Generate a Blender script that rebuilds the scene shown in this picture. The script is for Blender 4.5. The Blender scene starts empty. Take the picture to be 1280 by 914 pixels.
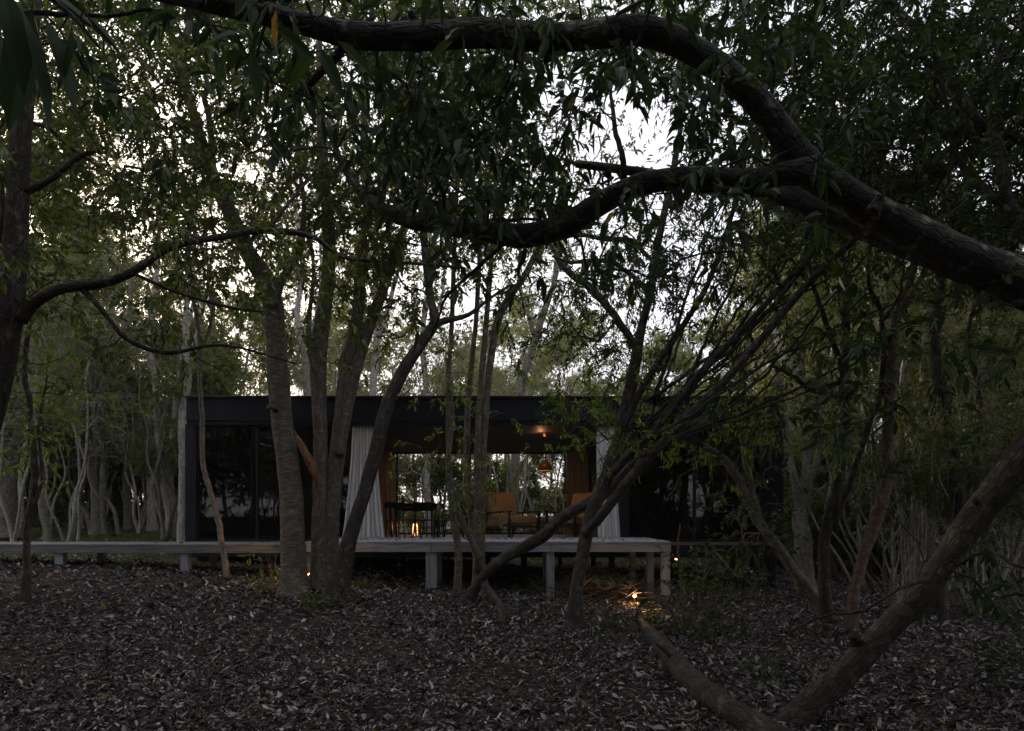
import bpy, math, random
import numpy as np

# ------------------------------------------------------------------ camera, light, exposure
scene = bpy.context.scene
COL = scene.collection
F = 800.0            # focal length in pixels of a 1280 px wide frame
EYE = 1.5
HOR = 645.0          # pixel row of the horizon

cam_d = bpy.data.cameras.new("camera")
cam_d.sensor_width = 36.0
cam_d.lens = F / 1280.0 * 36.0
cam_d.shift_y = (HOR - 457.0) / 1280.0
cam_d.clip_start = 0.05
cam_d.clip_end = 600.0
cam = bpy.data.objects.new("camera", cam_d)
cam.location = (0, 0, EYE)
cam.rotation_euler = (math.radians(90), 0, 0)
COL.objects.link(cam)
scene.camera = cam

SUN_EL, SUN_AZ = math.radians(20), math.radians(-36)     # azimuth from +Y towards +X
world = bpy.data.worlds.new("World")
scene.world = world
world.use_nodes = True
wn = world.node_tree
bg = wn.nodes["Background"]
sky = wn.nodes.new("ShaderNodeTexSky")
sky.sky_type = 'NISHITA'
sky.sun_disc = False
sky.sun_elevation = SUN_EL
sky.sun_rotation = SUN_AZ
sky.air_density = 1.0
sky.dust_density = 4.0
sky.ozone_density = 1.0
# thin bright overcast: the clear sky shows through an even pale cloud layer
cloudmix = wn.nodes.new("ShaderNodeMix"); cloudmix.data_type = 'RGBA'
cloudmix.inputs[0].default_value = 0.62
cloudmix.inputs[7].default_value = (11.0, 10.8, 11.6, 1)
wn.links.new(sky.outputs[0], cloudmix.inputs[6])
wn.links.new(cloudmix.outputs[2], bg.inputs[0])
bg.inputs[1].default_value = 0.12

sun_d = bpy.data.lights.new("sun", 'SUN')
sun_d.energy = 2.2
sun_d.angle = math.radians(0.6)
sun_d.color = (1.0, 0.80, 0.56)
sun = bpy.data.objects.new("sun", sun_d)
sd = np.array([math.sin(SUN_AZ) * math.cos(SUN_EL), math.cos(SUN_AZ) * math.cos(SUN_EL), math.sin(SUN_EL)])
from mathutils import Vector
sun.rotation_euler = Vector(sd).to_track_quat('Z', 'Y').to_euler()
COL.objects.link(sun)

scene.view_settings.view_transform = 'Standard'
scene.view_settings.look = 'None'
scene.view_settings.gamma = 1.0
scene.view_settings.exposure = 0.55
cy = scene.cycles
cy.max_bounces = 6
cy.diffuse_bounces = 3
cy.glossy_bounces = 3
cy.transmission_bounces = 3
cy.transparent_max_bounces = 8
cy.use_denoising = True
cy.sample_clamp_indirect = 4.0
cy.volume_bounces = 0
cy.caustics_reflective = False
cy.caustics_refractive = False

rng = np.random.default_rng(7)
random.seed(7)


def P(px, py, Y):
    """a point of the photograph at depth Y, in metres"""
    return np.array([(px - 640.0) / F * Y, Y, EYE + (HOR - py) / F * Y])


def smooth(a, b, x):
    t = np.clip((np.asarray(x, float) - a) / (b - a), 0, 1)
    return t * t * (3 - 2 * t)


_ph = np.random.default_rng(3).uniform(0, 6.28, (12,))
_fr = np.random.default_rng(4).uniform(-1, 1, (12, 2))


MOUNDS = [((a - 640) / F * b, b, c) for a, b, c in ((368, 9.6, .5), (405, 9.8, .6), (425, 9.6, .5), (600, 10.6, .5), (717, 8.0, .4), (583, 9.6, .3), (1062, 8.2, .4), (1037, 8.6, .4), (1006, 12.6, .7), (33, 8.5, .3), (284, 10.5, .3), (975, 4.6, .5), (572, 10.2, .25))]


def ground_h(x, y):
    x = np.asarray(x, float); y = np.asarray(y, float)
    L = smooth(1.0, -9.0, x) ** 0.75
    h = 0.52 * L * smooth(5.5, 11, y)
    h = h + 0.50 * smooth(-4.5, -9, x) * smooth(12, 21, y)
    h = h + 0.10 * smooth(1.2, -1.5, x) * smooth(7, 10.8, y)
    b = 0
    for k in range(12):
        f = 0.35 * (1 + k * 0.35)
        b = b + np.sin(_fr[k, 0] * f * x * 1.7 + _fr[k, 1] * f * y * 1.7 + _ph[k]) / (1 + k * 0.5)
    h = h + 0.018 * b
    for mx_, my_, mr in MOUNDS:
        h = h + .055 * np.exp(-((x - mx_) ** 2 + (y - my_) ** 2) / mr ** 2)
    far = smooth(32, 75, np.hypot(x, y - 5))
    return h + far * 1.2


def gy(px, py, z=None, it=12):
    """depth of the ground seen at a pixel"""
    Y = 9.0
    for _ in range(it):
        h = float(ground_h((px - 640) / F * Y, Y)) if z is None else z
        Y = 0.5 * Y + 0.5 * (EYE - h) * F / (py - HOR)
    return Y


# ------------------------------------------------------------------ materials
def _mat(name):
    m = bpy.data.materials.new(name)
    m.use_nodes = True
    nt = m.node_tree
    return m, nt, nt.nodes["Principled BSDF"], nt.nodes["Material Output"]


def ramp(nt, stops, fac):
    r = nt.nodes.new("ShaderNodeValToRGB")
    el = r.color_ramp.elements
    while len(el) < len(stops):
        el.new(0.5)
    for e, (p, c) in zip(el, stops):
        e.position = p
        e.color = (*c, 1)
    nt.links.new(fac, r.inputs[0])
    return r


def leaf_mat(name, stops, rough=0.42, trans=0.35, spec=0.5):
    m, nt, bs, out = _mat(name)
    a = nt.nodes.new("ShaderNodeAttribute"); a.attribute_name = "rnd"
    r = ramp(nt, stops, a.outputs["Fac"])
    nt.links.new(r.outputs[0], bs.inputs["Base Color"])
    bs.inputs["Roughness"].default_value = rough
    bs.inputs["Specular IOR Level"].default_value = spec
    tr = nt.nodes.new("ShaderNodeBsdfTranslucent")
    hs = nt.nodes.new("ShaderNodeHueSaturation")
    hs.inputs["Saturation"].default_value = 1.15
    hs.inputs["Value"].default_value = 1.5
    hs.inputs["Hue"].default_value = 0.485
    nt.links.new(r.outputs[0], hs.inputs["Color"])
    nt.links.new(hs.outputs[0], tr.inputs[0])
    mx = nt.nodes.new("ShaderNodeMixShader"); mx.inputs[0].default_value = trans
    nt.links.new(bs.outputs[0], mx.inputs[1]); nt.links.new(tr.outputs[0], mx.inputs[2])
    nt.links.new(mx.outputs[0], out.inputs[0])
    return m


G1, G2, G3, G4, G5 = (.028, .050, .011), (.055, .092, .018), (.095, .135, .025), (.16, .165, .03), (.28, .19, .03)
LEAF = {
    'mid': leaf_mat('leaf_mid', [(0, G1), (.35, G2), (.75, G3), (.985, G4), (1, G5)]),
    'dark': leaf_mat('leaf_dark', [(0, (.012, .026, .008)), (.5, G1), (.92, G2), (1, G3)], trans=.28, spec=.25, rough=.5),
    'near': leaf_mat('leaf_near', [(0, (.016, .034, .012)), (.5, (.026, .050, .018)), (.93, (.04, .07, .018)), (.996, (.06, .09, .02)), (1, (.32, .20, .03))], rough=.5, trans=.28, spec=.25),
    'olive': leaf_mat('leaf_olive', [(0, (.05, .065, .025)), (.5, (.09, .10, .035)), (.85, (.13, .13, .04)), (1, (.22, .18, .05))], trans=.45),
    'bright': leaf_mat('leaf_bright', [(0, (.05, .10, .018)), (.5, (.095, .16, .025)), (.9, (.17, .22, .04)), (1, (.26, .24, .05))], trans=.45),
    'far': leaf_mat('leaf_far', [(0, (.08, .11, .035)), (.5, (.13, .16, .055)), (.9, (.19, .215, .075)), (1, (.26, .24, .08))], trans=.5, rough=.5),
    'lit': leaf_mat('leaf_litter', [(0, (.010, .008, .007)), (.35, (.030, .023, .019)), (.62, (.085, .070, .060)), (.82, (.215, .195, .19)), (.95, (.48, .455, .45)), (.985, (.38, .34, .32)), (.992, (.34, .26, .06)), (1, (.38, .32, .07))], rough=.6, trans=.06, spec=.3),
    'grass': leaf_mat('grass_blades', [(0, (.035, .055, .015)), (.6, (.07, .10, .025)), (1, (.14, .15, .05))], trans=.4),
}


def bark_mat(name, c_dark, c_mid, c_light, ring=0.0, lichen=0.0, scale=2.0, bump=.9, crack=.45):
    m, nt, bs, out = _mat(name)
    N = nt.nodes.new; Lk = nt.links.new
    at = N("ShaderNodeAttribute"); at.attribute_name = "bk"
    n1 = N("ShaderNodeTexNoise"); n1.inputs["Scale"].default_value = 9 * scale; n1.inputs["Detail"].default_value = 7
    n1.inputs["Roughness"].default_value = .65
    mp = N("ShaderNodeMapping"); mp.inputs["Scale"].default_value = (1, 1, .35)
    Lk(at.outputs["Vector"], mp.inputs[0]); Lk(mp.outputs[0], n1.inputs[0])
    mp2 = N("ShaderNodeMapping"); mp2.inputs["Scale"].default_value = (1.2, 1.2, 9)
    n2 = N("ShaderNodeTexNoise"); n2.inputs["Scale"].default_value = 3 * scale; n2.inputs["Detail"].default_value = 4
    Lk(at.outputs["Vector"], mp2.inputs[0]); Lk(mp2.outputs[0], n2.inputs[0])
    mixf = N("ShaderNodeMix"); mixf.data_type = 'FLOAT'; mixf.inputs[0].default_value = ring
    Lk(n1.outputs[0], mixf.inputs[2]); Lk(n2.outputs[0], mixf.inputs[3])
    r = ramp(nt, [(.30, c_dark), (.50, c_mid), (.68, c_light)], mixf.outputs[0])
    n3 = N("ShaderNodeTexNoise"); n3.inputs["Scale"].default_value = 4.5 * scale; n3.inputs["Detail"].default_value = 5
    Lk(at.outputs["Vector"], n3.inputs[0])
    lr = ramp(nt, [(.56, (0, 0, 0)), (.66, (1, 1, 1))], n3.outputs[0])
    mul = N("ShaderNodeMath"); mul.operation = 'MULTIPLY'; mul.inputs[1].default_value = lichen
    Lk(lr.outputs[0], mul.inputs[0])
    mc = N("ShaderNodeMix"); mc.data_type = 'RGBA'
    Lk(mul.outputs[0], mc.inputs[0]); Lk(r.outputs[0], mc.inputs[6]); mc.inputs[7].default_value = (.34, .35, .28, 1)
    # cracks running with the grain
    mp3 = N("ShaderNodeMapping"); mp3.inputs["Scale"].default_value = (1, 1, .22 if ring < .5 else 2.2)
    wn_ = N("ShaderNodeTexNoise"); wn_.inputs["Scale"].default_value = 14; wn_.inputs["Detail"].default_value = 3
    Lk(at.outputs["Vector"], wn_.inputs[0])
    wm = N("ShaderNodeMixRGB"); wm.blend_type = 'ADD'; wm.inputs[0].default_value = .05
    Lk(at.outputs["Vector"], wm.inputs[1]); Lk(wn_.outputs[1], wm.inputs[2]); Lk(wm.outputs[0], mp3.inputs[0])
    vo = N("ShaderNodeTexVoronoi"); vo.feature = 'DISTANCE_TO_EDGE'; vo.inputs["Scale"].default_value = 15 * scale
    Lk(mp3.outputs[0], vo.inputs["Vector"])
    cr = ramp(nt, [(0, (crack, crack, crack)), (.10, (1, 1, 1))], vo.outputs[0])
    mm = N("ShaderNodeMixRGB"); mm.blend_type = 'MULTIPLY'; mm.inputs[0].default_value = 1
    Lk(mc.outputs[2], mm.inputs[1]); Lk(cr.outputs[0], mm.inputs[2])
    Lk(mm.outputs[0], bs.inputs["Base Color"])
    hsum = N("ShaderNodeMath"); hsum.operation = 'MULTIPLY_ADD'; hsum.inputs[1].default_value = .5
    Lk(cr.outputs[0], hsum.inputs[0]); Lk(mixf.outputs[0], hsum.inputs[2])
    bs.inputs["Roughness"].default_value = .85
    bs.inputs["Specular IOR Level"].default_value = .25
    bp = N("ShaderNodeBump"); bp.inputs["Strength"].default_value = bump; bp.inputs["Distance"].default_value = .03
    Lk(hsum.outputs[0], bp.inputs["Height"]); Lk(bp.outputs[0], bs.inputs["Normal"])
    return m


BARK = {
    'brown': bark_mat('bark_brown', (.045, .036, .028), (.13, .105, .08), (.24, .20, .16), .35, .35),
    'ringed': bark_mat('bark_ringed', (.05, .038, .028), (.15, .12, .09), (.27, .225, .175), .75, .4),
    'dark': bark_mat('bark_dark', (.018, .015, .013), (.055, .047, .040), (.11, .095, .08), .3, .18),
    'umber': bark_mat('bark_umber', (.014, .011, .009), (.042, .034, .028), (.085, .070, .058), .3, .15),
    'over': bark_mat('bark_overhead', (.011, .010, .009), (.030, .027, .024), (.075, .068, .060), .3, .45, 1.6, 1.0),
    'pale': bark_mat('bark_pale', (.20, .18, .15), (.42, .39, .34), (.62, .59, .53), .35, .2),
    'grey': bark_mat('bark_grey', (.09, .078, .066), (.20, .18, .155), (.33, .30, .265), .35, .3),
    'red': bark_mat('bark_red', (.06, .038, .028), (.15, .098, .074), (.24, .17, .13), .4, .12),
    'split': bark_mat('split_wood', (.09, .04, .02), (.24, .11, .05), (.40, .22, .11), .0, 0),
}


def plain(name, col, rough=.5, metal=0.0, spec=.5, noise=0.0, nscale=6.0, bump=0.0, stretch=(1, 1, 1), col2=None):
    m, nt, bs, out = _mat(name)
    bs.inputs["Roughness"].default_value = rough
    bs.inputs["Metallic"].default_value = metal
    bs.inputs["Specular IOR Level"].default_value = spec
    tc = nt.nodes.new("ShaderNodeTexCoord")
    mp = nt.nodes.new("ShaderNodeMapping"); mp.inputs["Scale"].default_value = stretch
    nz = nt.nodes.new("ShaderNodeTexNoise"); nz.inputs["Scale"].default_value = nscale; nz.inputs["Detail"].default_value = 6
    nt.links.new(tc.outputs["Object"], mp.inputs[0]); nt.links.new(mp.outputs[0], nz.inputs[0])
    c2 = col2 or tuple(c * (1 - noise) for c in col)
    r = ramp(nt, [(.3, c2), (.7, col)], nz.outputs[0])
    nt.links.new(r.outputs[0], bs.inputs["Base Color"])
    if bump:
        b = nt.nodes.new("ShaderNodeBump"); b.inputs["Strength"].default_value = bump; b.inputs["Distance"].default_value = .01
        nt.links.new(nz.outputs[0], b.inputs["Height"]); nt.links.new(b.outputs[0], bs.inputs["Normal"])
    return m


M = {
    'cladding': plain('dark_blue_metal', (.005, .008, .016), .55, .0, .25, .35, 2.0, stretch=(1, 1, .3)),
    'cladding_b': plain('black_metal', (.006, .007, .011), .55, 0, .3, .3, 3.0),
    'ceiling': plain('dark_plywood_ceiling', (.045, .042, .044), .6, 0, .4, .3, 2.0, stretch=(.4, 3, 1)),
    'deck': plain('weathered_timber', (.36, .38, .42), .75, 0, .3, .45, 5.0, .35, (.6, 8, 8), (.17, .18, .205)),
    'post': plain('weathered_timber_post', (.34, .36, .40), .75, 0, .3, .45, 5.0, .35, (8, 8, .6), (.16, .17, .19)),
    'black': plain('black_wood', (.012, .011, .011), .45, 0, .5, .3),
    'leather': plain('tan_leather', (.42, .26, .13), .5, 0, .4, .25, 8, .1),
    'copper': plain('copper_shade', (.42, .20, .075), .4, .3, .5, .2, 5),
    'floor': plain('timber_floor', (.20, .13, .08), .45, 0, .4, .3, 3, 0, (1, 10, 1)),
    'inner': plain('dark_interior_wall', (.03, .028, .03), .7, 0, .3, .3),
    'earth_dark': plain('dark_earth_bank', (.035, .025, .02), .95, 0, .1, .5, 6, .6),
    'brass': plain('brass_spotlight', (.15, .11, .06), .4, .8, .5, .2),
}


def curtain_mat(name, col, tr=.4):
    m, nt, bs, out = _mat(name)
    nz = nt.nodes.new("ShaderNodeTexNoise"); nz.inputs["Scale"].default_value = 60
    r = ramp(nt, [(.3, tuple(c * .82 for c in col)), (.7, col)], nz.outputs[0])
    nt.links.new(r.outputs[0], bs.inputs["Base Color"])
    bs.inputs["Roughness"].default_value = .9
    t = nt.nodes.new("ShaderNodeBsdfTranslucent"); nt.links.new(r.outputs[0], t.inputs[0])
    mx = nt.nodes.new("ShaderNodeMixShader"); mx.inputs[0].default_value = tr
    nt.links.new(bs.outputs[0], mx.inputs[1]); nt.links.new(t.outputs[0], mx.inputs[2])
    nt.links.new(mx.outputs[0], out.inputs[0])
    return m


M['linen'] = curtain_mat('pale_linen', (.92, .91, .91), .25)
M['linen_b'] = curtain_mat('tan_linen', (.66, .50, .38), .5)


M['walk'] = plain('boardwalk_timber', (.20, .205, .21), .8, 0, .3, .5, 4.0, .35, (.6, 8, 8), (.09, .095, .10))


def glass_mat():
    m, nt, bs, out = _mat('tinted_glass')
    gl = nt.nodes.new("ShaderNodeBsdfGlossy"); gl.inputs["Roughness"].default_value = .015
    gl.inputs[0].default_value = (.95, .97, 1, 1)
    tr = nt.nodes.new("ShaderNodeBsdfTransparent"); tr.inputs[0].default_value = (.12, .125, .13, 1)
    fr = nt.nodes.new("ShaderNodeFresnel"); fr.inputs[0].default_value = 1.45
    mx = nt.nodes.new("ShaderNodeMixShader")
    nt.links.new(fr.outputs[0], mx.inputs[0]); nt.links.new(tr.outputs[0], mx.inputs[1]); nt.links.new(gl.outputs[0], mx.inputs[2])
    nt.links.new(mx.outputs[0], out.inputs[0])
    return m


M['glass'] = glass_mat()


def emit_mat(name, col, s):
    m, nt, bs, out = _mat(name)
    bs.inputs["Base Color"].default_value = (*col, 1)
    bs.inputs["Emission Color"].default_value = (*col, 1)
    bs.inputs["Emission Strength"].default_value = s
    return m


M['bulb'] = emit_mat('warm_bulb', (1, .36, .09), 22)


def ground_mat():
    m, nt, bs, out = _mat('forest_floor')
    N = nt.nodes.new; Lk = nt.links.new
    tc = N("ShaderNodeTexCoord")
    n1 = N("ShaderNodeTexNoise"); n1.inputs["Scale"].default_value = .8; n1.inputs["Detail"].default_value = 8
    v = N("ShaderNodeTexVoronoi"); v.inputs["Scale"].default_value = 22; v.inputs["Randomness"].default_value = 1
    n4 = N("ShaderNodeTexNoise"); n4.inputs["Scale"].default_value = 14
    Lk(tc.outputs["Object"], n1.inputs[0]); Lk(tc.outputs["Object"], n4.inputs[0])
    ad = N("ShaderNodeMixRGB"); ad.inputs[0].default_value = .12
    Lk(tc.outputs["Object"], ad.inputs[1]); Lk(n4.outputs[1], ad.inputs[2]); Lk(ad.outputs[0], v.inputs[0])
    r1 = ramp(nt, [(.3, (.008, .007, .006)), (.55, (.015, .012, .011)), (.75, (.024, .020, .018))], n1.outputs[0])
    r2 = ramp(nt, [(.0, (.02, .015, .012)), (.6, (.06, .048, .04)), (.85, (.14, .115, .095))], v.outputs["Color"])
    mc = N("ShaderNodeMixRGB"); mc.inputs[0].default_value = .5
    Lk(r1.outputs[0], mc.inputs[1]); Lk(r2.outputs[0], mc.inputs[2])
    # grassy ground away to the left and behind the house
    at = N("ShaderNodeAttribute"); at.attribute_name = "grassy"
    mg = N("ShaderNodeMixRGB"); mg.inputs[2].default_value = (.055, .062, .022, 1)
    Lk(at.outputs["Fac"], mg.inputs[0]); Lk(mc.outputs[0], mg.inputs[1])
    Lk(mg.outputs[0], bs.inputs["Base Color"])
    bs.inputs["Roughness"].default_value = .95; bs.inputs["Specular IOR Level"].default_value = .1
    bp = N("ShaderNodeBump"); bp.inputs["Strength"].default_value = .7; bp.inputs["Distance"].default_value = .03
    Lk(v.outputs["Distance"], bp.inputs["Height"]); Lk(bp.outputs[0], bs.inputs["Normal"])
    return m


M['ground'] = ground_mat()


# ------------------------------------------------------------------ helpers
def tag(o, label=None, cat=None, group=None, kind=None):
    for k, v in (('label', label), ('category', cat), ('group', group), ('kind', kind)):
        if v:
            o[k] = v
    return o


def empty(name, loc, label=None, cat=None, group=None):
    o = bpy.data.objects.new(name, None)
    o.location = tuple(float(c) for c in loc)
    o.empty_display_size = .2
    COL.objects.link(o)
    return tag(o, label, cat, group)


def mesh_np(name, V, Fc, mat, parent=None, rnd=None, bk=None, smooth_=False, nper=None, origin=None):
    """V (n,3); Fc (m,k) all faces with k corners"""
    V = np.asarray(V, np.float32)
    if origin is not None:
        V = V - np.asarray(origin, np.float32)
    Fc = np.asarray(Fc, np.int32)
    me = bpy.data.meshes.new(name)
    m, k = Fc.shape
    me.vertices.add(len(V)); me.vertices.foreach_set("co", V.ravel())
    me.loops.add(m * k); me.loops.foreach_set("vertex_index", Fc.ravel())
    me.polygons.add(m)
    me.polygons.foreach_set("loop_start", np.arange(0, m * k, k, dtype=np.int32))
    me.polygons.foreach_set("use_smooth", np.full(m, smooth_))
    if rnd is not None:
        a = me.attributes.new("rnd", 'FLOAT', 'FACE'); a.data.foreach_set("value", np.asarray(rnd, np.float32))
    if bk is not None:
        a = me.attributes.new("bk", 'FLOAT_VECTOR', 'POINT'); a.data.foreach_set("vector", np.asarray(bk, np.float32).ravel())
    me.update(calc_edges=True)
    me.materials.append(mat)
    o = bpy.data.objects.new(name, me)
    COL.objects.link(o)
    if parent is not None:
        o.parent = parent
    return o


class MB:
    """collects boxes and free polygons into one mesh"""
    def __init__(s):
        s.v = []; s.f = []

    def box(s, x0, x1, y0, y1, z0, z1):
        b = len(s.v)
        s.v += [(x, y, z) for x in (x0, x1) for y in (y0, y1) for z in (z0, z1)]
        s.f += [[b + i for i in q] for q in ((0, 1, 3, 2), (4, 6, 7, 5), (0, 4, 5, 1), (2, 3, 7, 6), (0, 2, 6, 4), (1, 5, 7, 3))]
        return s

    def obox(s, c, half, rot):
        """box turned by a 3x3 matrix"""
        b = len(s.v)
        c = np.array(c, float)
        for sx in (-1, 1):
            for sy in (-1, 1):
                for sz in (-1, 1):
                    s.v.append(tuple(c + rot @ (np.array([sx, sy, sz]) * half)))
        s.f += [[b + i for i in q] for q in ((0, 1, 3, 2), (4, 6, 7, 5), (0, 4, 5, 1), (2, 3, 7, 6), (0, 2, 6, 4), (1, 5, 7, 3))]
        return s

    def bar(s, a, b_, w, h=None):
        a = np.array(a, float); b_ = np.array(b_, float); d = b_ - a; L = np.linalg.norm(d); t = d / L
        ref = np.array([0, 0, 1.]) if abs(t[2]) < .9 else np.array([0, 1., 0])
        u = np.cross(t, ref); u /= np.linalg.norm(u); v = np.cross(u, t)
        return s.obox((a + b_) / 2, np.array([w / 2, (h or w) / 2, L / 2]), np.stack([u, v, t], 1))

    def lathe(s, prof, n=24, c=(0, 0, 0)):
        b = len(s.v)
        for r, z in prof:
            for i in range(n):
                a = 2 * math.pi * i / n
                s.v.append((c[0] + r * math.cos(a), c[1] + r * math.sin(a), c[2] + z))
        for j in range(len(prof) - 1):
            for i in range(n):
                k = (i + 1) % n
                s.f.append([b + j * n + i, b + j * n + k, b + (j + 1) * n + k, b + (j + 1) * n + i])
        return s

    def build(s, name, mat, parent=None, bevel=0.0, smooth_=False, origin=None, solid=0):
        me = bpy.data.meshes.new(name)
        v = s.v
        if parent is not None and origin is None:
            p = parent
            off = np.zeros(3)
            while p is not None:
                off = off + np.array(p.location); p = p.parent
            v = [tuple(np.array(q) - off) for q in v]
        elif origin is not None:
            v = [tuple(np.array(q) - np.array(origin)) for q in v]
        me.from_pydata(v, [], s.f)
        me.update()
        if smooth_:
            me.polygons.foreach_set("use_smooth", [True] * len(me.polygons))
        me.materials.append(mat)
        o = bpy.data.objects.new(name, me)
        COL.objects.link(o)
        if origin is not None:
            o.location = tuple(origin)
        if parent is not None:
            o.parent = parent
        if solid:
            md = o.modifiers.new("solid", 'SOLIDIFY'); md.thickness = solid
        if bevel:
            md = o.modifiers.new("bevel", 'BEVEL'); md.width = bevel; md.segments = 2; md.limit_method = 'ANGLE'
        return o


# ------------------------------------------------------------------ leaves
def unit(a):
    return a / np.maximum(np.linalg.norm(a, axis=-1, keepdims=True), 1e-9)


def leaf_arrays(pos, dirs, length, width, r, detail=0, fold=.25, droop=.25):
    """blades starting at pos along dirs; detail 0: two triangles, 1: eight triangles"""
    n = len(pos)
    d = unit(dirs)
    up = unit(r.normal(0, .55, (n, 3)) + np.array([0, 0, 1.0]))
    s = unit(np.cross(d, up))
    nrm = unit(np.cross(s, d))
    length = np.asarray(length).reshape(-1, 1); width = np.asarray(width).reshape(-1, 1)
    dn = np.array([0, 0, -1.0])
    def pt(t, w, dr=None):
        return pos + d * length * t + s * (w * width) + nrm * (abs(w) * width * fold * 2) + dn * (droop * length * t * t)
    if detail == 0:
        V = np.stack([pt(0, 0), pt(.42, .5), pt(1, 0), pt(.42, -.5)], 1)
        T = np.array([[0, 1, 2], [0, 2, 3]])
    else:
        V = np.stack([pt(0, 0), pt(.3, .44), pt(.3, 0), pt(.3, -.44), pt(.66, .38), pt(.66, 0), pt(.66, -.38), pt(1, 0)], 1)
        T = np.array([[0, 1, 2], [0, 2, 3], [1, 4, 5], [1, 5, 2], [2, 5, 6], [2, 6, 3], [4, 7, 5], [5, 7, 6]])
    k = V.shape[1]
    Fc = (np.arange(n)[:, None, None] * k + T[None]).reshape(-1, 3)
    val = np.clip(r.random(n), 0, 1)
    return V.reshape(-1, 3), Fc, np.repeat(val, len(T))


# ------------------------------------------------------------------ tubes
def tubes_batch(paths, radii, sides):
    """paths (N,K,3), radii (N,K): open tubes, vectorised"""
    N, K, _ = paths.shape
    t = np.gradient(paths, axis=1); t = unit(t)
    mean = unit(paths[:, -1] - paths[:, 0])
    ref = np.where(np.abs(mean[:, 2:3]) < .8, np.array([[0, 0, 1.]]), np.array([[1., 0, 0]]))
    u = unit(np.cross(t, ref[:, None, :])); v = np.cross(t, u)
    a = np.arange(sides) * 2 * np.pi / sides
    ca, sa = np.cos(a), np.sin(a)
    V = paths[:, :, None, :] + radii[:, :, None, None] * (u[:, :, None, :] * ca[None, None, :, None] + v[:, :, None, :] * sa[None, None, :, None])
    seg = np.linalg.norm(np.diff(paths, axis=1), axis=2)
    ln = np.concatenate([np.zeros((N, 1)), np.cumsum(seg, 1)], 1) + np.arange(N)[:, None] * 1.37 % 50
    rr = np.maximum(radii, .01)
    bk = np.stack([rr[:, :, None] * ca[None, None, :] * 1.0, rr[:, :, None] * sa[None, None, :], np.broadcast_to(ln[:, :, None], (N, K, sides))], -1)
    base = (np.arange(N) * K * sides)[:, None, None]
    j = np.arange(K - 1)[None, :, None] * sides; i = np.arange(sides)[None, None, :]; i2 = (i + 1) % sides
    Fc = np.stack([base + j + i, base + j + i2, base + j + sides + i2, base + j + sides + i], -1).reshape(-1, 4)
    return V.reshape(-1, 3), Fc, bk.reshape(-1, 3)


def catmull(pts, step):
    """pts (n,4): xyz + radius, resampled by arc length"""
    p = np.asarray(pts, float)
    q = np.vstack([2 * p[0] - p[1], p, 2 * p[-1] - p[-2]])
    out = []
    for i in range(1, len(q) - 2):
        a, b, c, d = q[i - 1], q[i], q[i + 1], q[i + 2]
        L = np.linalg.norm(c[:3] - b[:3]); n = max(2, int(math.ceil(L / step)))
        for t in np.arange(n) / n:
            out.append(.5 * ((2 * b) + (c - a) * t + (2 * a - 5 * b + 4 * c - d) * t ** 2 + (-a + 3 * b - 3 * c + d) * t ** 3))
    out.append(q[-2])
    return np.array(out)


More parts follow.
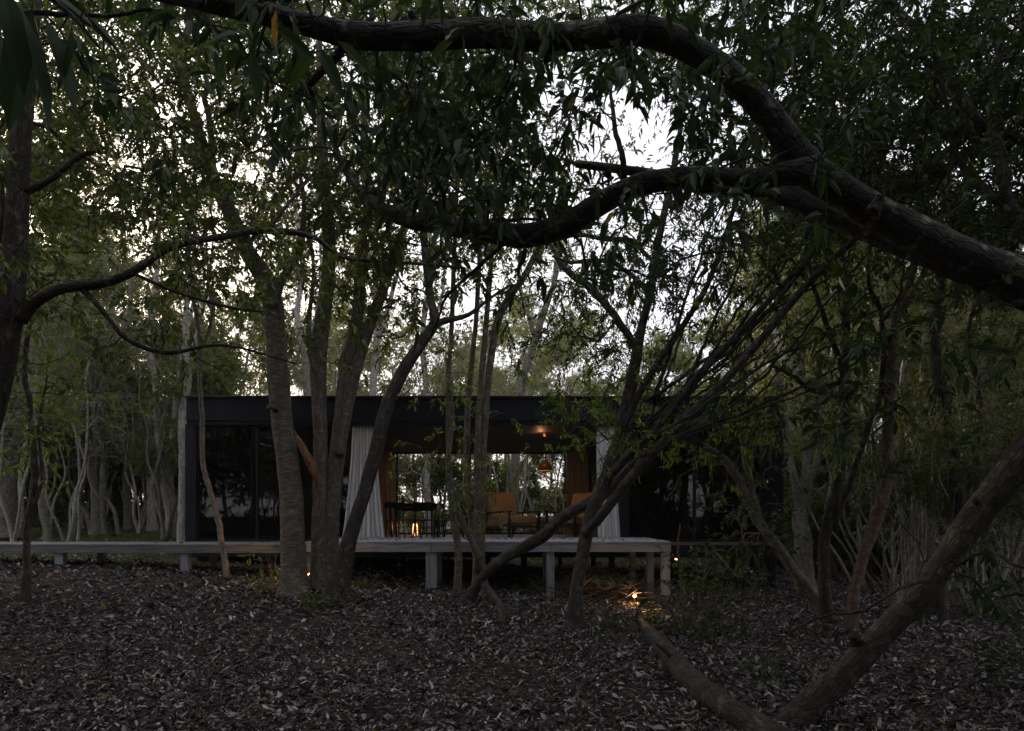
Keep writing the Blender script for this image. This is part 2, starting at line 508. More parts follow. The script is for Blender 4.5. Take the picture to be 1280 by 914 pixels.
class Tree:
    """limbs drawn by hand, then branches grown out to leaf targets"""
    def __init__(s, seed):
        s.r = np.random.default_rng(seed)
        s.parts = {}            # name -> list of (V, F, bk)
        s.npos = []; s.nrad = []; s.npar = []; s.ncount = []
        s.paths = []; s.leafsrc = []

    def stem(s, pts, part='trunk', sides=14, step=.12, rough=.06, wig=.0, flare=0.0, nodes=(0.25, 1.0), closed=True):
        c = catmull(pts, step)
        n = len(c)
        if wig:
            w = np.cumsum(s.r.normal(0, wig, (n, 3)), 0)
            w -= np.linspace(0, 1, n)[:, None] * w[-1]
            c[:, :3] += w
        path = c[:, :3]; rad = np.maximum(c[:, 3], .0015)
        if flare:
            d = np.linalg.norm(path - path[0], axis=1)
            rad = rad * (1 + flare * np.exp(-d / .16))
        V, Fc, bk = tubes_batch(path[None], rad[None], sides)
        # uneven girth: bumps and ridges
        ang = np.tile(np.arange(sides), n) * 2 * np.pi / sides
        ln = np.repeat(np.cumsum(np.r_[0, np.linalg.norm(np.diff(path, axis=0), axis=1)]), sides)
        ph = s.r.uniform(0, 6.28, 6)
        bump = (np.sin(ang + ph[0] + ln * 2.1) + .7 * np.sin(2 * ang + ph[1] - ln * 3.7) + .5 * np.sin(3 * ang + ph[2] + ln * 7.3)
                + .6 * np.sin(ln * 11 + ph[3] + np.sin(ang + ph[4]) * 2) + .5 * s.r.normal(0, 1, len(ang)) * .6)
        if flare:
            bump = bump + 3.0 * np.exp(-ln / .18) * np.sin(4 * ang + ph[5])
        ctr = np.repeat(path, sides, 0)
        V = ctr + (V - ctr) * (1 + rough * bump)[:, None]
        if closed:       # close both ends
            V = np.vstack([V, path[:1], path[-1:]]); bk = np.vstack([bk, [[0, 0, 0]], [[0, 0, 0]]])
            i = np.arange(sides); i2 = (i + 1) % sides; a = n * sides
            Fc = np.vstack([Fc, np.stack([i2, i, np.full(sides, a), np.full(sides, a)], 1),
                            np.stack([(n - 1) * sides + i, (n - 1) * sides + i2, np.full(sides, a + 1), np.full(sides, a + 1)], 1)])
        s.parts.setdefault(part, []).append((V, Fc, bk))
        a, b = int(n * nodes[0]), int(math.ceil(n * nodes[1]))
        last = -1
        for k in range(a, b):
            s.npos.append(path[k]); s.nrad.append(rad[k]); s.npar.append(-1); s.ncount.append(0)
        return path

    def px(s, pts, **kw):
        """limb given as (px, py, Y, width in px)"""
        q = [np.r_[P(a, b, Y), w / 2 * Y / F] for a, b, Y, w in pts]
        return s.stem(q, **kw)

    def grow(s, targets, seg=.22, wander=.10, rise=.15, spec='L', maxr=.6, K=7):
        """each target is joined by a curved branch to the nearest node"""
        T = np.asarray(targets, float)
        N0 = np.array(s.npos)
        d0 = np.min(np.linalg.norm(T[:, None, :] - N0[None, ::3, :], axis=2), 1)
        T = T[np.argsort(d0 + s.r.normal(0, .1, len(T)))]
        cap = len(N0) + len(T) * 12 + 10
        pos = np.zeros((cap, 3)); pos[:len(N0)] = N0
        par = np.full(cap, -1); par[:len(N0)] = s.npar
        n = len(N0)
        base = n
        newp = []
        for t in T:
            dv = pos[:n] - t
            dd = np.sqrt((dv ** 2).sum(1)) * (1 + .8 * np.clip(dv[:, 2] / (np.abs(dv).sum(1) + 1e-6), 0, 1))
            k = int(np.argmin(dd)); p0 = pos[k]
            d = t - p0; L = np.linalg.norm(d)
            if L < .04:
                continue
            m = max(2, min(11, int(L / seg)))
            tt = np.linspace(0, 1, m + 1)[:, None]
            perp = s.r.normal(0, wander * L, 3)
            perp2 = s.r.normal(0, wander * .5 * L, 3)
            path = p0 + d * tt + perp * np.sin(np.pi * tt) + perp2 * np.sin(2 * np.pi * tt) + np.array([0, 0, rise * L]) * np.sin(np.pi * tt)
            ids = [k]
            for j in range(1, m + 1):
                pos[n] = path[j]; par[n] = ids[-1]; ids.append(n); n += 1
            newp.append(ids)
        cnt = np.zeros(n)
        for ids in newp:
            cnt[ids[-1]] += 1
        for i in range(n - 1, base - 1, -1):
            if par[i] >= 0:
                cnt[par[i]] += cnt[i]
        nr = np.zeros(n); nr[:base] = s.nrad
        r0 = getattr(s, 'tip', .0035)
        for ids in newp:
            for i in ids[1:]:
                nr[i] = r0 * max(cnt[i], 1) ** .47
                pr = nr[par[i]]
                nr[i] = min(nr[i], pr * (maxr if par[i] < base else .97))
        # tubes: resampled to K points each
        P_, R_ = [], []
        for ids in newp:
            q = pos[ids]; rr = nr[ids].copy(); rr[0] = rr[1]
            x = np.linspace(0, len(ids) - 1, K); i0 = np.minimum(x.astype(int), len(ids) - 2); f = (x - i0)[:, None]
            P_.append(q[i0] * (1 - f) + q[i0 + 1] * f)
            R_.append(rr[i0] * (1 - f[:, 0]) + rr[i0 + 1] * f[:, 0])
        if P_:
            s.parts.setdefault('trunk', []).append(tubes_batch(np.array(P_), np.array(R_), getattr(s, 'tsides', 5)))
        ends = np.array([pos[i[-1]] for i in newp]); prev = np.array([pos[i[-2]] for i in newp])
        s.npos = list(pos[:n]); s.nrad = list(nr); s.npar = list(par[:n])
        s.leafsrc.append((spec, ends, unit(ends - prev), np.array(P_)))
        return ends

    def sprays(s, spec, per, reach, llen, lwid, detail=0, droop=.12, twig=True, gravity=.35, store=None, fold=.25, subs=3):
        """leafy twiglets fanning from every branch end"""
        Vs, Fs, Rs = [], [], []
        off = 0
        r = s.r
        for sp, ends, dirs, paths in s.leafsrc:
            if sp != spec:
                continue
            m = len(ends)
            # start twiglets at the end and along the last stretch
            src = np.concatenate([ends] + [paths[:, -2 - (k % 3)] * .6 + paths[:, -1 - (k % 3)] * .4 for k in range(subs - 1)], 0)
            dr = np.concatenate([dirs] * subs, 0)
            td = unit(dr + r.normal(0, .75, (m * subs, 3)) + np.array([0, 0, -gravity]))
            tl = reach * r.uniform(.5, 1.15, (m * subs, 1))
            K = 4
            tt = np.linspace(0, 1, K)[None, :, None]
            tp = src[:, None, :] + td[:, None, :] * tl[:, None, :] * tt + np.array([0, 0, -1.]) * (gravity * .45 * tl[:, None, :] * tt ** 2)
            if twig:
                rad = np.broadcast_to(np.linspace(getattr(s, 'tip', .0035) * .8, .001, K)[None], (m * subs, K))
                s.parts.setdefault('trunk', []).append(tubes_batch(tp, np.ascontiguousarray(rad), 3))
            n = m * subs * per
            ti = np.repeat(np.arange(m * subs), per)
            f = np.tile((np.arange(per) + .5) / per, m * subs) * .9 + .1 + r.normal(0, .03, n)
            f = np.clip(f, 0, 1)[:, None]
            L = tl[ti]
            pos = src[ti] + td[ti] * L * f + np.array([0, 0, -1.]) * (gravity * .45 * L * f ** 2)
            side = unit(np.cross(td[ti], r.normal(0, 1, (n, 3))))
            ld = unit(td[ti] * .75 + side * .9 + np.array([0, 0, -gravity * .8]) + r.normal(0, .18, (n, 3)))
            ln = llen * r.uniform(.6, 1.25, n); wd = lwid * r.uniform(.75, 1.25, n)
            V, Fc, rn = leaf_arrays(pos, ld, ln, wd, r, detail, fold, droop)
            Vs.append(V); Fs.append(Fc + off); Rs.append(rn); off += len(V)
        s.crown = (np.concatenate(Vs), np.concatenate(Fs), np.concatenate(Rs)) if Vs else None
        return s

    def build(s, name, label, cat, bark, leaf, base, group=None, crown_name='crown', part_mats=None):
        root = empty(name, base, label, cat, group)
        for pn, lst in s.parts.items():
            V = np.concatenate([a[0] for a in lst]); B = np.concatenate([a[2] for a in lst])
            off = 0; Fs = []
            for a in lst:
                Fs.append(a[1] + off); off += len(a[0])
            mat = (part_mats or {}).get(pn, BARK[bark])
            mesh_np(pn.split('#')[0], V, np.concatenate(Fs), mat, root, bk=B, smooth_=True, origin=base)
        if getattr(s, 'crown', None) is not None:
            V, Fc, R = s.crown
            mesh_np(crown_name, V, Fc, LEAF[leaf], root, rnd=R, origin=base)
        return root


DENS = 2.2
# openings in the canopy (photo x, y, radii, how open)
GAPS = [(795, 170, 70, 65, .92), (735, 255, 60, 40, .65), (505, 250, 45, 38, .3), (575, 225, 35, 35, .2), (150, 190, 50, 26, .95), (245, 140, 45, 35, .4), (681, 590, 24, 40, .9),
        (450, 120, 45, 55, .5), (540, 325, 45, 40, .25), (690, 130, 60, 40, .4), (650, 330, 60, 30, .25), (385, 345, 40, 30, .25), (900, 170, 40, 30, .4),
        (170, 80, 40, 30, .5), (330, 190, 40, 40, .5)]


def in_gap(r, T):
    px = 640 + F * T[:, 0] / np.maximum(T[:, 1], .5); py = HOR - F * (T[:, 2] - EYE) / np.maximum(T[:, 1], .5)
    out = np.zeros(len(T), bool)
    for gx, gyy, rx, ry, p in GAPS:
        d = ((px - gx) / rx) ** 2 + ((py - gyy) / ry) ** 2
        out |= (d < r.uniform(.6, 1.3, len(T))) & (r.random(len(T)) < p)
    return out


def cloud(r, boxes):
    """leaf targets from photo-space boxes (x0,x1,y0,y1,Y0,Y1,n), clumped"""
    out = []
    for x0, x1, y0, y1, Y0, Y1, n in boxes:
        n = int(n * DENS)
        nc = max(3, n // 10)
        cx = r.uniform(x0, x1, nc); cyy = r.uniform(y0, y1, nc); cY = r.uniform(Y0, Y1, nc)
        k = r.integers(0, nc, n)
        c = np.stack([(cx[k] - 640) / F * cY[k], cY[k], EYE + (HOR - cyy[k]) / F * cY[k]], 1)
        rad = ((x1 - x0) / F * (Y0 + Y1) / 2) * .09 + .22
        out.append(c + r.normal(0, 1, (n, 3)) * rad)
    T = np.concatenate(out)
    T = T[~in_gap(r, T)]
    g = ground_h(T[:, 0], T[:, 1])
    T[:, 2] = np.maximum(T[:, 2], g + .15)
    return T


def copy_tree(root, loc, rz=0.0, sc=1.0, label=None, group=None, tilt=(0, 0)):
    c = root.copy(); COL.objects.link(c)
    c.location = tuple(float(q) for q in loc); c.rotation_euler = (tilt[0], tilt[1], rz); c.scale = (sc, sc, sc)
    if label: c['label'] = label
    if group: c['group'] = group
    for ch in list(root.children):
        d = ch.copy(); COL.objects.link(d); d.parent = c
    return c


# ------------------------------------------------------------------ ground
def build_ground():
    xs = np.concatenate([np.linspace(-400, -60, 12), np.linspace(-55, -14, 30), np.arange(-13.5, 13.5, .14), np.linspace(14, 55, 30), np.linspace(60, 400, 12)])
    ys = np.concatenate([np.linspace(-300, -30, 10), np.linspace(-25, 2, 20), np.arange(2.3, 24, .14), np.linspace(24.5, 70, 50), np.linspace(80, 450, 14)])
    X, Y = np.meshgrid(xs, ys)
    Z = ground_h(X, Y)
    r = np.random.default_rng(5)
    near = (np.abs(X) < 13.6) & (Y > 2.2) & (Y < 24.2)
    Z = Z + np.where(near, r.normal(0, .009, X.shape), 0)
    V = np.stack([X, Y, Z], -1).reshape(-1, 3)
    w, h = len(xs), len(ys)
    j, i = np.meshgrid(np.arange(h - 1), np.arange(w - 1), indexing='ij')
    a = (j * w + i).ravel()
    Fc = np.stack([a, a + 1, a + w + 1, a + w], 1)
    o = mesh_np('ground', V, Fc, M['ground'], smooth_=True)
    g = grassy(V[:, 0], V[:, 1])
    at = o.data.attributes.new("grassy", 'FLOAT', 'POINT'); at.data.foreach_set("value", g.astype(np.float32))
    tag(o, 'dark earth of the forest floor under the trees and the house', 'ground', kind='structure')


def grassy(x, y):
    left = smooth(-4.0, -6.5, x) * smooth(11.6, 12.8, y)
    back = smooth(19.5, 21, y)
    return np.clip(np.maximum(left, back), 0, 1) * smooth(60, 30, y)


build_ground()
HAZE = .0006


def build_haze():
    m = bpy.data.materials.new('haze'); m.use_nodes = True
    nt = m.node_tree; nt.nodes.clear()
    out = nt.nodes.new("ShaderNodeOutputMaterial"); pv = nt.nodes.new("ShaderNodeVolumePrincipled")
    pv.inputs["Color"].default_value = (.93, .95, 1, 1); pv.inputs["Density"].default_value = HAZE
    pv.inputs["Anisotropy"].default_value = .3
    nt.links.new(pv.outputs[0], out.inputs["Volume"])
    o = MB().box(-405, 405, -305, 455, -1.6, 24).build('haze', m)
    tag(o, 'thin pale damp air between the trees', 'haze', kind='stuff')


if HAZE:
    build_haze()


def build_litter():
    r = np.random.default_rng(11)
    Vs, Fs, Rs = [], [], []
    off = 0
    for n, Y0, Y1, xw, L, det in ((150000, 3.6, 8.0, .95, .040, 1), (150000, 8.0, 15.0, .95, .056, 0), (40000, 15.0, 27.0, .95, .09, 0)):
        Y = np.sqrt(r.uniform(Y0 ** 2, Y1 ** 2, n)); X = r.uniform(-xw, xw, n) * Y
        patch = np.sin(X * 1.3 + 2 * np.sin(Y * .9)) + np.sin(Y * 1.7 + 1.5 * np.sin(X * .8 + 1)) + .8 * np.sin(X * 3.1 - Y * 2.3)
        keep = r.random(n) < np.clip(.70 + .24 * patch, .22, 1) * (1 - .85 * grassy(X, Y))
        under = (X > -6.8) & (X < 5.6) & (Y > 12.0) & (Y < 19.2)
        keep &= ~(under & (r.random(n) < .7))
        X, Y = X[keep], Y[keep]; n = len(X)
        z = ground_h(X, Y) + r.exponential(.010, n) + .008
        a = r.uniform(0, 2 * np.pi, n)
        d = np.stack([np.cos(a), np.sin(a), r.normal(.05, .22, n)], 1)
        ln = L * np.clip(r.lognormal(0, .42, n), .35, 2.4)
        V, Fc, rn = leaf_arrays(np.stack([X, Y, z], 1), d, ln, ln * r.uniform(.2, .55, n), r, det, fold=.35, droop=r.normal(-.05, .3, (n, 1)))
        g = ground_h(V[:, 0], V[:, 1])
        V[:, 2] = np.maximum(V[:, 2], g + .004)
        Vs.append(V); Fs.append(Fc + off); Rs.append(rn); off += len(V)
    o = mesh_np('leaf_litter', np.concatenate(Vs), np.concatenate(Fs), LEAF['lit'], rnd=np.concatenate(Rs))
    tag(o, 'grey brown fallen leaves strewn over the forest floor', 'leaf litter', kind='stuff')
    # twigs lying about
    m = 900
    Y = np.sqrt(r.uniform(16, 200, m)); X = r.uniform(-.9, .9, m) * Y
    a = r.uniform(0, 6.28, m); L = r.uniform(.12, .55, m)
    K = 5
    t = np.linspace(-.5, .5, K)[None, :]
    px = X[:, None] + np.cos(a)[:, None] * L[:, None] * t + r.normal(0, .012, (m, K))
    py = Y[:, None] + np.sin(a)[:, None] * L[:, None] * t + r.normal(0, .012, (m, K))
    pz = ground_h(px, py) + .022
    V, Fc, bk = tubes_batch(np.stack([px, py, pz], -1), np.repeat(r.uniform(.002, .006, (m, 1)), K, 1), 4)
    o = mesh_np('twig_litter', V, Fc, BARK['grey'], bk=bk, smooth_=True)
    tag(o, 'thin dead twigs scattered among the fallen leaves', 'twigs', kind='stuff')


build_litter()


def build_grass():
    r = np.random.default_rng(12)
    n = 46000
    Y = r.uniform(11.8, 30, n); X = r.uniform(-1.0, .95, n) * Y
    keep = (r.random(n) < grassy(X, Y) * .95) & ~((X > -6.8) & (X < 5.6) & (Y > 12.9) & (Y < 19.0))
    X, Y = X[keep], Y[keep]; n = len(X)
    pos = np.stack([X, Y, ground_h(X, Y) - .005], 1)
    d = r.normal(0, .45, (n, 3)) + np.array([0, 0, 1.])
    L = r.uniform(.04, .13, n) * (1 + .4 * (Y > 18))
    V, Fc, rn = leaf_arrays(pos, d, L, L * .16, r, 0, 0, .15)
    o = mesh_np('grass', V, Fc, LEAF['grass'], rnd=rn)
    tag(o, 'short green grass on the rise left of the house and behind it', 'grass', kind='stuff')


build_grass()

# ------------------------------------------------------------------ house
HY0, HY1 = 13.1, 18.8
S = F / HY0                          # px per metre at the front face
def hx(px): return (px - 640) / S
def hz(py): return EYE + (HOR - py) / S
FL = hz(678)                         # floor level
X0, X1 = hx(233), hx(978)


def build_house():
    root = empty('black_house', ((X0 + X1) / 2, HY0, float(ground_h(0, HY0))),
                 'long low black pavilion with an open middle, raised among the trees', 'house')
    zt, zf = hz(497), hz(533)
    # roof: slab with a fascia in two steps
    MB().box(X0 + .07, X1 - .07, HY0 - .16, HY1 + .3, zf + .12, zt).build('roof', M['cladding'], root, .012)
    m = MB(); m.box(X0 + .08, X1 - .08, HY0 - .14, HY0 - .105, zf, zf + .118); m.box(X0 + .02, X1 - .02, HY1 + .02, HY1 + .2, zf, zf + .118)
    m.build('fascia', M['cladding'], root, .006)
    m = MB(); m.box(X0 + .075, X1 - .075, HY0 - .185, HY0 - .162, zf + .10, zf + .135)
    m.build('drip_edge', M['cladding_b'], root)
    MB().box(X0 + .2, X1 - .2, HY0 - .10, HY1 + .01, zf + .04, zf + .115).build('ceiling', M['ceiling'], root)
    for x in np.arange(hx(500), hx(720), 1.15):
        MB().box(x, x + .02, HY0 - .1, HY1, zf + .028, zf + .038).build('ceiling_joint', M['cladding_b'], root)
    MB().box(X0 + .05, X1 - .05, HY0 - .12, HY1 + .2, FL - .30, FL - .05).build('floor_beam', M['cladding_b'], root, .008)
    MB().box(X0 + .1, X1 - .1, HY0 - .1, HY1 + .1, FL - .048, FL).build('floor', M['floor'], root)
    for x in np.arange(X0 + 1.35, X1 - .3, 1.22):
        MB().box(x, x + .012, HY0 - .166, HY0 - .1605, zf + .137, zt - .052).build('seam', M['cladding_b'], root)
    MB().box(X0 + .08, X1 - .08, HY0 - .22, HY0 - .162, zt - .045, zt - .002).build('gutter', M['cladding_b'], root, .01)
    c = MB().lathe([(.0, .0), (.085, .0), (.085, .16), (.12, .165), (.12, .2), (.0, .2)], 16, (hx(265), HY0 + 1.0, zt + .002)).build('chimney', M['cladding_b'], root, smooth_=False)
    # left volume: corner column, panes, partition
    def column(px0, px1, y0=HY0 - .06, y1=HY0 + .12, mat='cladding'):
        MB().box(hx(px0), hx(px1), y0, y1, FL + .002, zf + .038).build('column', M[mat], root, .006)
    def window(px0, px1, mull, y=HY0):
        fr = MB()
        x0, x1 = hx(px0), hx(px1)
        z0, z1 = FL + .004, zf + .036
        fr.box(x0, x1, y - .03, y + .04, z0, z0 + .06); fr.box(x0, x1, y - .03, y + .04, z1 - .06, z1)
        edges = [x0] + [hx(p) for p in mull] + [x1]
        for e in edges:
            fr.box(max(x0, e - .025), min(x1, e + .025), y - .034, y + .044, z0 + .001, z1 - .001)
        f = fr.build('window_frame', M['cladding_b'], root, .004)
        for a, b in zip(edges[:-1], edges[1:]):
            MB().box(a + .02, b - .02, y, y + .012, z0 + .05, z1 - .05).build('pane', M['glass'], f)
        return f
    column(233, 247)
    window(247.5, 395, [322])
    column(396, 402, HY0 + .0, HY0 + .14, 'cladding_b')
    window(403, 436, [419], HY0 + .09)
    column(775, 784, HY0 - .04, HY0 + .10, 'cladding_b')
    window(784.5, 950, [868])
    column(950.5, 978)
    # side and rear walls, partitions of the two closed rooms
    W = M['inner']
    def wall(x0, x1, y0, y1):
        MB().box(x0, x1, y0, y1, FL + .003, zf + .037).build('wall', W, root)
    wall(X0, X0 + .12, HY0 + .125, HY1 - .1)
    wall(X1 - .12, X1, HY0 + .125, HY1 - .1)
    wall(X0 + .125, hx(397), HY1 - .15, HY1 - .05)
    wall(hx(397), hx(401), HY0 + .145, HY1 - .05)
    wall(hx(779), X1 - .125, HY1 - .15, HY1 - .05)
    wall(hx(775), hx(779), HY0 + .105, HY1 - .05)
    # rear opening frames
    S2 = F / HY1
    def rx(px): return (px - 640) / S2
    m = MB()
    for px in (497, 588, 706):
        m.box(rx(px) - .025, rx(px) + .025, HY1 - .12, HY1 - .05, FL + .05, zf)
    m.box(rx(470), rx(740), HY1 - .122, HY1 - .048, FL + .003, FL + .05)
    m.build('rear_frame', M['cladding_b'], root)
    # supports below the floor
    for px, Y in ((255, 13.3), (330, 13.3), (430, 13.3), (725, 14.6), (742, 16.3), (765, 13.4), (918, 13.15), (966, 13.3), (505, 13.4), (610, 13.4), (655, 13.4), (560, 17.8), (940, 18.5), (700, 18.4), (840, 18.4), (480, 18.4), (300, 18.4)):
        x = (px - 640) / F * Y
        MB().box(x - .06, x + .06, Y, Y + .12, float(ground_h(x, Y)) - .1, FL - .302).build('support_post', M['cladding_b'], root, .006)
    # dark skirting below the left room
    MB().box(X0 + .1, hx(400), HY0 + .25, HY0 + .30, float(ground_h(X0, HY0)) - .15, FL - .302).build('skirting', M['cladding_b'], root)


build_house()


def curtain(x0, x1, x0b, x1b, Y, z0, z1, folds, amp, mat, label, seed):
    r = np.random.default_rng(seed)
    nu, nv = folds * 12, 26
    u = np.linspace(0, 1, nu); v = np.linspace(0, 1, nv)
    ph = np.cumsum(r.uniform(.7, 1.3, nu)); ph = ph / ph[-1] * folds * 2 * np.pi
    V = []
    for j, t in enumerate(v):
        a = x0 + (x0b - x0) * t ** 1.5; b = x1 + (x1b - x1) * t ** 1.5
        A = amp * (.45 + .55 * t)
        w = np.interp(np.linspace(0, 1, nu), np.linspace(0, 1, 7), r.normal(0, .006, 7))
        x = a + (b - a) * u + .012 * np.sin(ph * .5 + t * 2)
        y = Y + A * np.sin(ph + .6 * t) + .3 * A * np.sin(ph * 2.3 + 3 * t) + w
        V.append(np.stack([x, y, np.full(nu, z1 + (z0 - z1) * t)], 1))
    V = np.concatenate(V)
    j, i = np.meshgrid(np.arange(nv - 1), np.arange(nu - 1), indexing='ij'); a = (j * nu + i).ravel()
    org = np.array([(x0 + x1) / 2, Y, z1])
    o = mesh_np('curtain', V, np.stack([a, a + 1, a + nu + 1, a + nu], 1), M[mat], smooth_=True, origin=org)
    o.location = tuple(org)
    md = o.modifiers.new("solid", 'SOLIDIFY'); md.thickness = .004
    tag(o, label, 'curtain', 'curtains of the open room')
    return o


ct = hz(533) + .03
YB = HY1 - .35
def bx(px): return (px - 640) / F * YB
curtain(hx(440), hx(470), hx(426), hx(482), HY0 + .0, FL + .01, ct, 9, .035, 'linen', 'pale linen curtain at the left front of the open room, flaring at its hem', 21)
curtain(hx(745), hx(768), hx(747), hx(777), HY0 + .0, FL + .01, ct, 7, .035, 'linen', 'pale linen curtain at the right front of the open room, beside the dark window', 22)
curtain(bx(470), bx(494), bx(474), bx(497), YB, FL + .01, ct, 7, .04, 'linen_b', 'tan curtain at the back of the open room behind the dining table', 23)
curtain(bx(708), bx(738), bx(704), bx(740), YB, FL + .01, ct, 8, .04, 'linen_b', 'tan curtain at the back of the open room behind the armchairs', 24)

# ------------------------------------------------------------------ deck and boardwalk
DY = 10.96
SD = F / DY
def dx(px): return (px - 640) / SD
DZ = EYE + (HOR - 677) / SD
WZ = EYE + (HOR - 680.5) / SD


def build_deck():
    xl, xr = dx(383), dx(839)
    root = empty('timber_deck', ((xl + xr) / 2, DY, float(ground_h(0, DY))),
                 'silvery weathered timber deck on square posts in front of the open room', 'deck')
    m = MB()
    y = DY
    while y < HY0 - .2:
        m.box(xl, xr, y, y + .132, DZ - .032, DZ); y += .138
    m.build('deck_boards', M['deck'], root, .003)
    for a, b in ((xl, dx(539)), (dx(539) + .005, dx(688)), (dx(688) + .005, xr)):
        MB().box(a, b, DY + .01 + .002 * (a != xl), DY + .055, DZ - .18, DZ - .033).build('fascia_beam', M['deck'], root, .004)
    MB().box(xl + .05, xr - .05, HY0 - .30, HY0 - .25, DZ - .18, DZ - .034).build('rear_beam', M['post'], root)
    m = MB()
    x = xl + .3
    while x < xr:
        m.box(x, x + .045, DY + .057, HY0 - .305, DZ - .17, DZ - .034); x += .45
    m.build('joist', M['post'], root)
    for px, Y, w in ((539, DY + .06, .19), (688, DY + .06, .14), (838, DY + .06, .14), (683, DY + 1.7, .13), (813, DY + .6, .12), (791, DY + .9, .11), (548, DY + 1.7, .13), (420, DY + .06, .14), (600, DY + 1.6, .1)):
        x = (px - 640) / F * Y
        if px == 838: x = xr - .072
        MB().box(x - w / 2, x + w / 2, Y, Y + .12, float(ground_h(x, Y)) - .1, DZ - .182).build('post', M['post'], root, .006)
    # boardwalk
    xa, xb = -13.5, xl - .01
    r2 = empty('boardwalk', ((xa + xb) / 2, DY, float(ground_h(-8, DY))),
               'long narrow grey boardwalk on short posts running left past the house', 'boardwalk')
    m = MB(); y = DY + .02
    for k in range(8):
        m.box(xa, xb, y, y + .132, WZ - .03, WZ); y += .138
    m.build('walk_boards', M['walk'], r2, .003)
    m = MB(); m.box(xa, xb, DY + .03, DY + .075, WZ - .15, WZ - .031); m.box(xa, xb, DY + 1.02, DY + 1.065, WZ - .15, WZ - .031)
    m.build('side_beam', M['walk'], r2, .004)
    for px, Y, w in ((73, DY + .08, .14), (230, DY + .08, .14), (125, DY + 1.0, .13), (265, DY + 1.0, .12), (-90, DY + .08, .14), (385, DY + .1, .13), (-20, DY + 1.0, .12)):
        x = (px - 640) / F * Y
        MB().box(x - w / 2, x + w / 2, Y, Y + .12, float(ground_h(x, Y)) - .1, WZ - .152).build('post', M['post'], r2, .006)


build_deck()

# ------------------------------------------------------------------ furniture
def local(px, py, Y):
    return P(px, py, Y)


def build_table(x, y):
    z = FL
    root = empty('dining_table', (x, y, z), 'black dining table with thin legs under the left end of the open room', 'table')
    MB().box(x - .62, x + .62, y - .4, y + .4, z + .74, z + .78).build('tabletop', M['black'], root, .01)
    for sx in (-1, 1):
        for sy in (-1, 1):
            MB().bar((x + sx * .5, y + sy * .32, z + .002), (x + sx * .55, y + sy * .34, z + .738), .045).build('leg', M['black'], root)
    m = MB(); m.box(x - .5, x + .5, y - .012, y + .012, z + .66, z + .738); m.build('rail', M['black'], root)


def build_chair():
    root = empty('dining_chair', (0, 0, 0))
    MB().box(-.22, .22, -.21, .21, .43, .455).build('seat', M['black'], root, .01)
    for sx in (-1, 1):
        MB().bar((sx * .23, -.23, 0), (sx * .19, -.18, .43), .028).build('leg', M['black'], root)
        MB().bar((sx * .23, .25, 0), (sx * .20, .2, .43), .028).build('leg', M['black'], root)
        MB().bar((sx * .20, .2, .455), (sx * .2, .27, .86), .026).build('back_post', M['black'], root)
    MB().box(-.23, .23, .245, .27, .72, .86).build('backrest', M['black'], root, .012)
    m = MB(); m.bar((-.215, -.205, .2), (-.215, .225, .2), .018); m.bar((.215, -.205, .2), (.215, .225, .2), .018); m.bar((-.21, .22, .26), (.21, .22, .26), .018)
    m.build('stretcher', M['black'], root)
    return root


TX, TY = float(P(519, 0, 15.6)[0]), 15.6
build_table(TX, TY)
ch = build_chair()
tag(ch, 'black dining chair on the near left side of the dining table', 'chair', 'dining chairs round the black table')
ch.location = (TX - .38, TY - .62, FL); ch.rotation_euler = (0, 0, math.pi + .15)
for dx_, dy_, rz, lb in ((.35, -.6, math.pi - .2, 'black dining chair on the near right side of the dining table'),
                         (-.3, .62, .1, 'black dining chair on the far left side of the dining table'),
                         (.36, .62, -.1, 'black dining chair on the far right side of the dining table'),
                         (.92, .0, -math.pi / 2, 'black dining chair pulled out at the right end of the table')):
    copy_tree(ch, (TX + dx_, TY + dy_, FL), rz, 1, lb)


def build_armchair():
    root = empty('armchair', (0, 0, 0))
    def cush(x0, x1, y0, y1, z0, z1, rot=0, name='seat'):
        R = np.array([[1, 0, 0], [0, math.cos(rot), -math.sin(rot)], [0, math.sin(rot), math.cos(rot)]])
        return MB().obox(((x0 + x1) / 2, (y0 + y1) / 2, (z0 + z1) / 2), np.array([(x1 - x0) / 2, (y1 - y0) / 2, (z1 - z0) / 2]), R).build(name, M['leather'], root, .045)
    cush(-.36, .36, -.36, .34, .28, .44, -.12)
    cush(-.36, .36, .24, .40, .36, .95, -.3, 'backrest')
    for sx in (-1, 1):
        MB().bar((sx * .40, -.42, .56), (sx * .40, .42, .52), .05, .03).build('armrest', M['black'], root, .01)
        MB().bar((sx * .40, -.34, 0), (sx * .40, -.36, .54), .035).build('leg', M['black'], root)
        MB().bar((sx * .40, .44, 0), (sx * .40, .30, .52), .035).build('leg', M['black'], root)
    m = MB(); m.bar((-.4, -.3, .26), (.4, -.3, .26), .03); m.bar((-.4, .3, .2), (.4, .3, .2), .03)
    m.build('seat_frame', M['black'], root)
    return root


ac = build_armchair()
tag(ac, 'tan leather armchair left of the pair, in the middle of the open room', 'armchair', 'tan armchairs in the open room')
ac.location = (float(P(640, 0, 14.6)[0]), 14.6, FL); ac.rotation_euler = (0, 0, .75)
ac.scale = (1.15,) * 3
copy_tree(ac, (float(P(717, 0, 14.9)[0]), 14.9, FL), -.9, 1.15, 'tan leather armchair beside the right tan curtain')


def lamp_point(name, loc, power, col=(1, .62, .3), size=.04, parent=None):
    d = bpy.data.lights.new(name, 'POINT'); d.energy = power; d.color = col; d.shadow_soft_size = size
    o = bpy.data.objects.new(name, d); o.location = tuple(float(c) for c in loc); COL.objects.link(o)
    return o


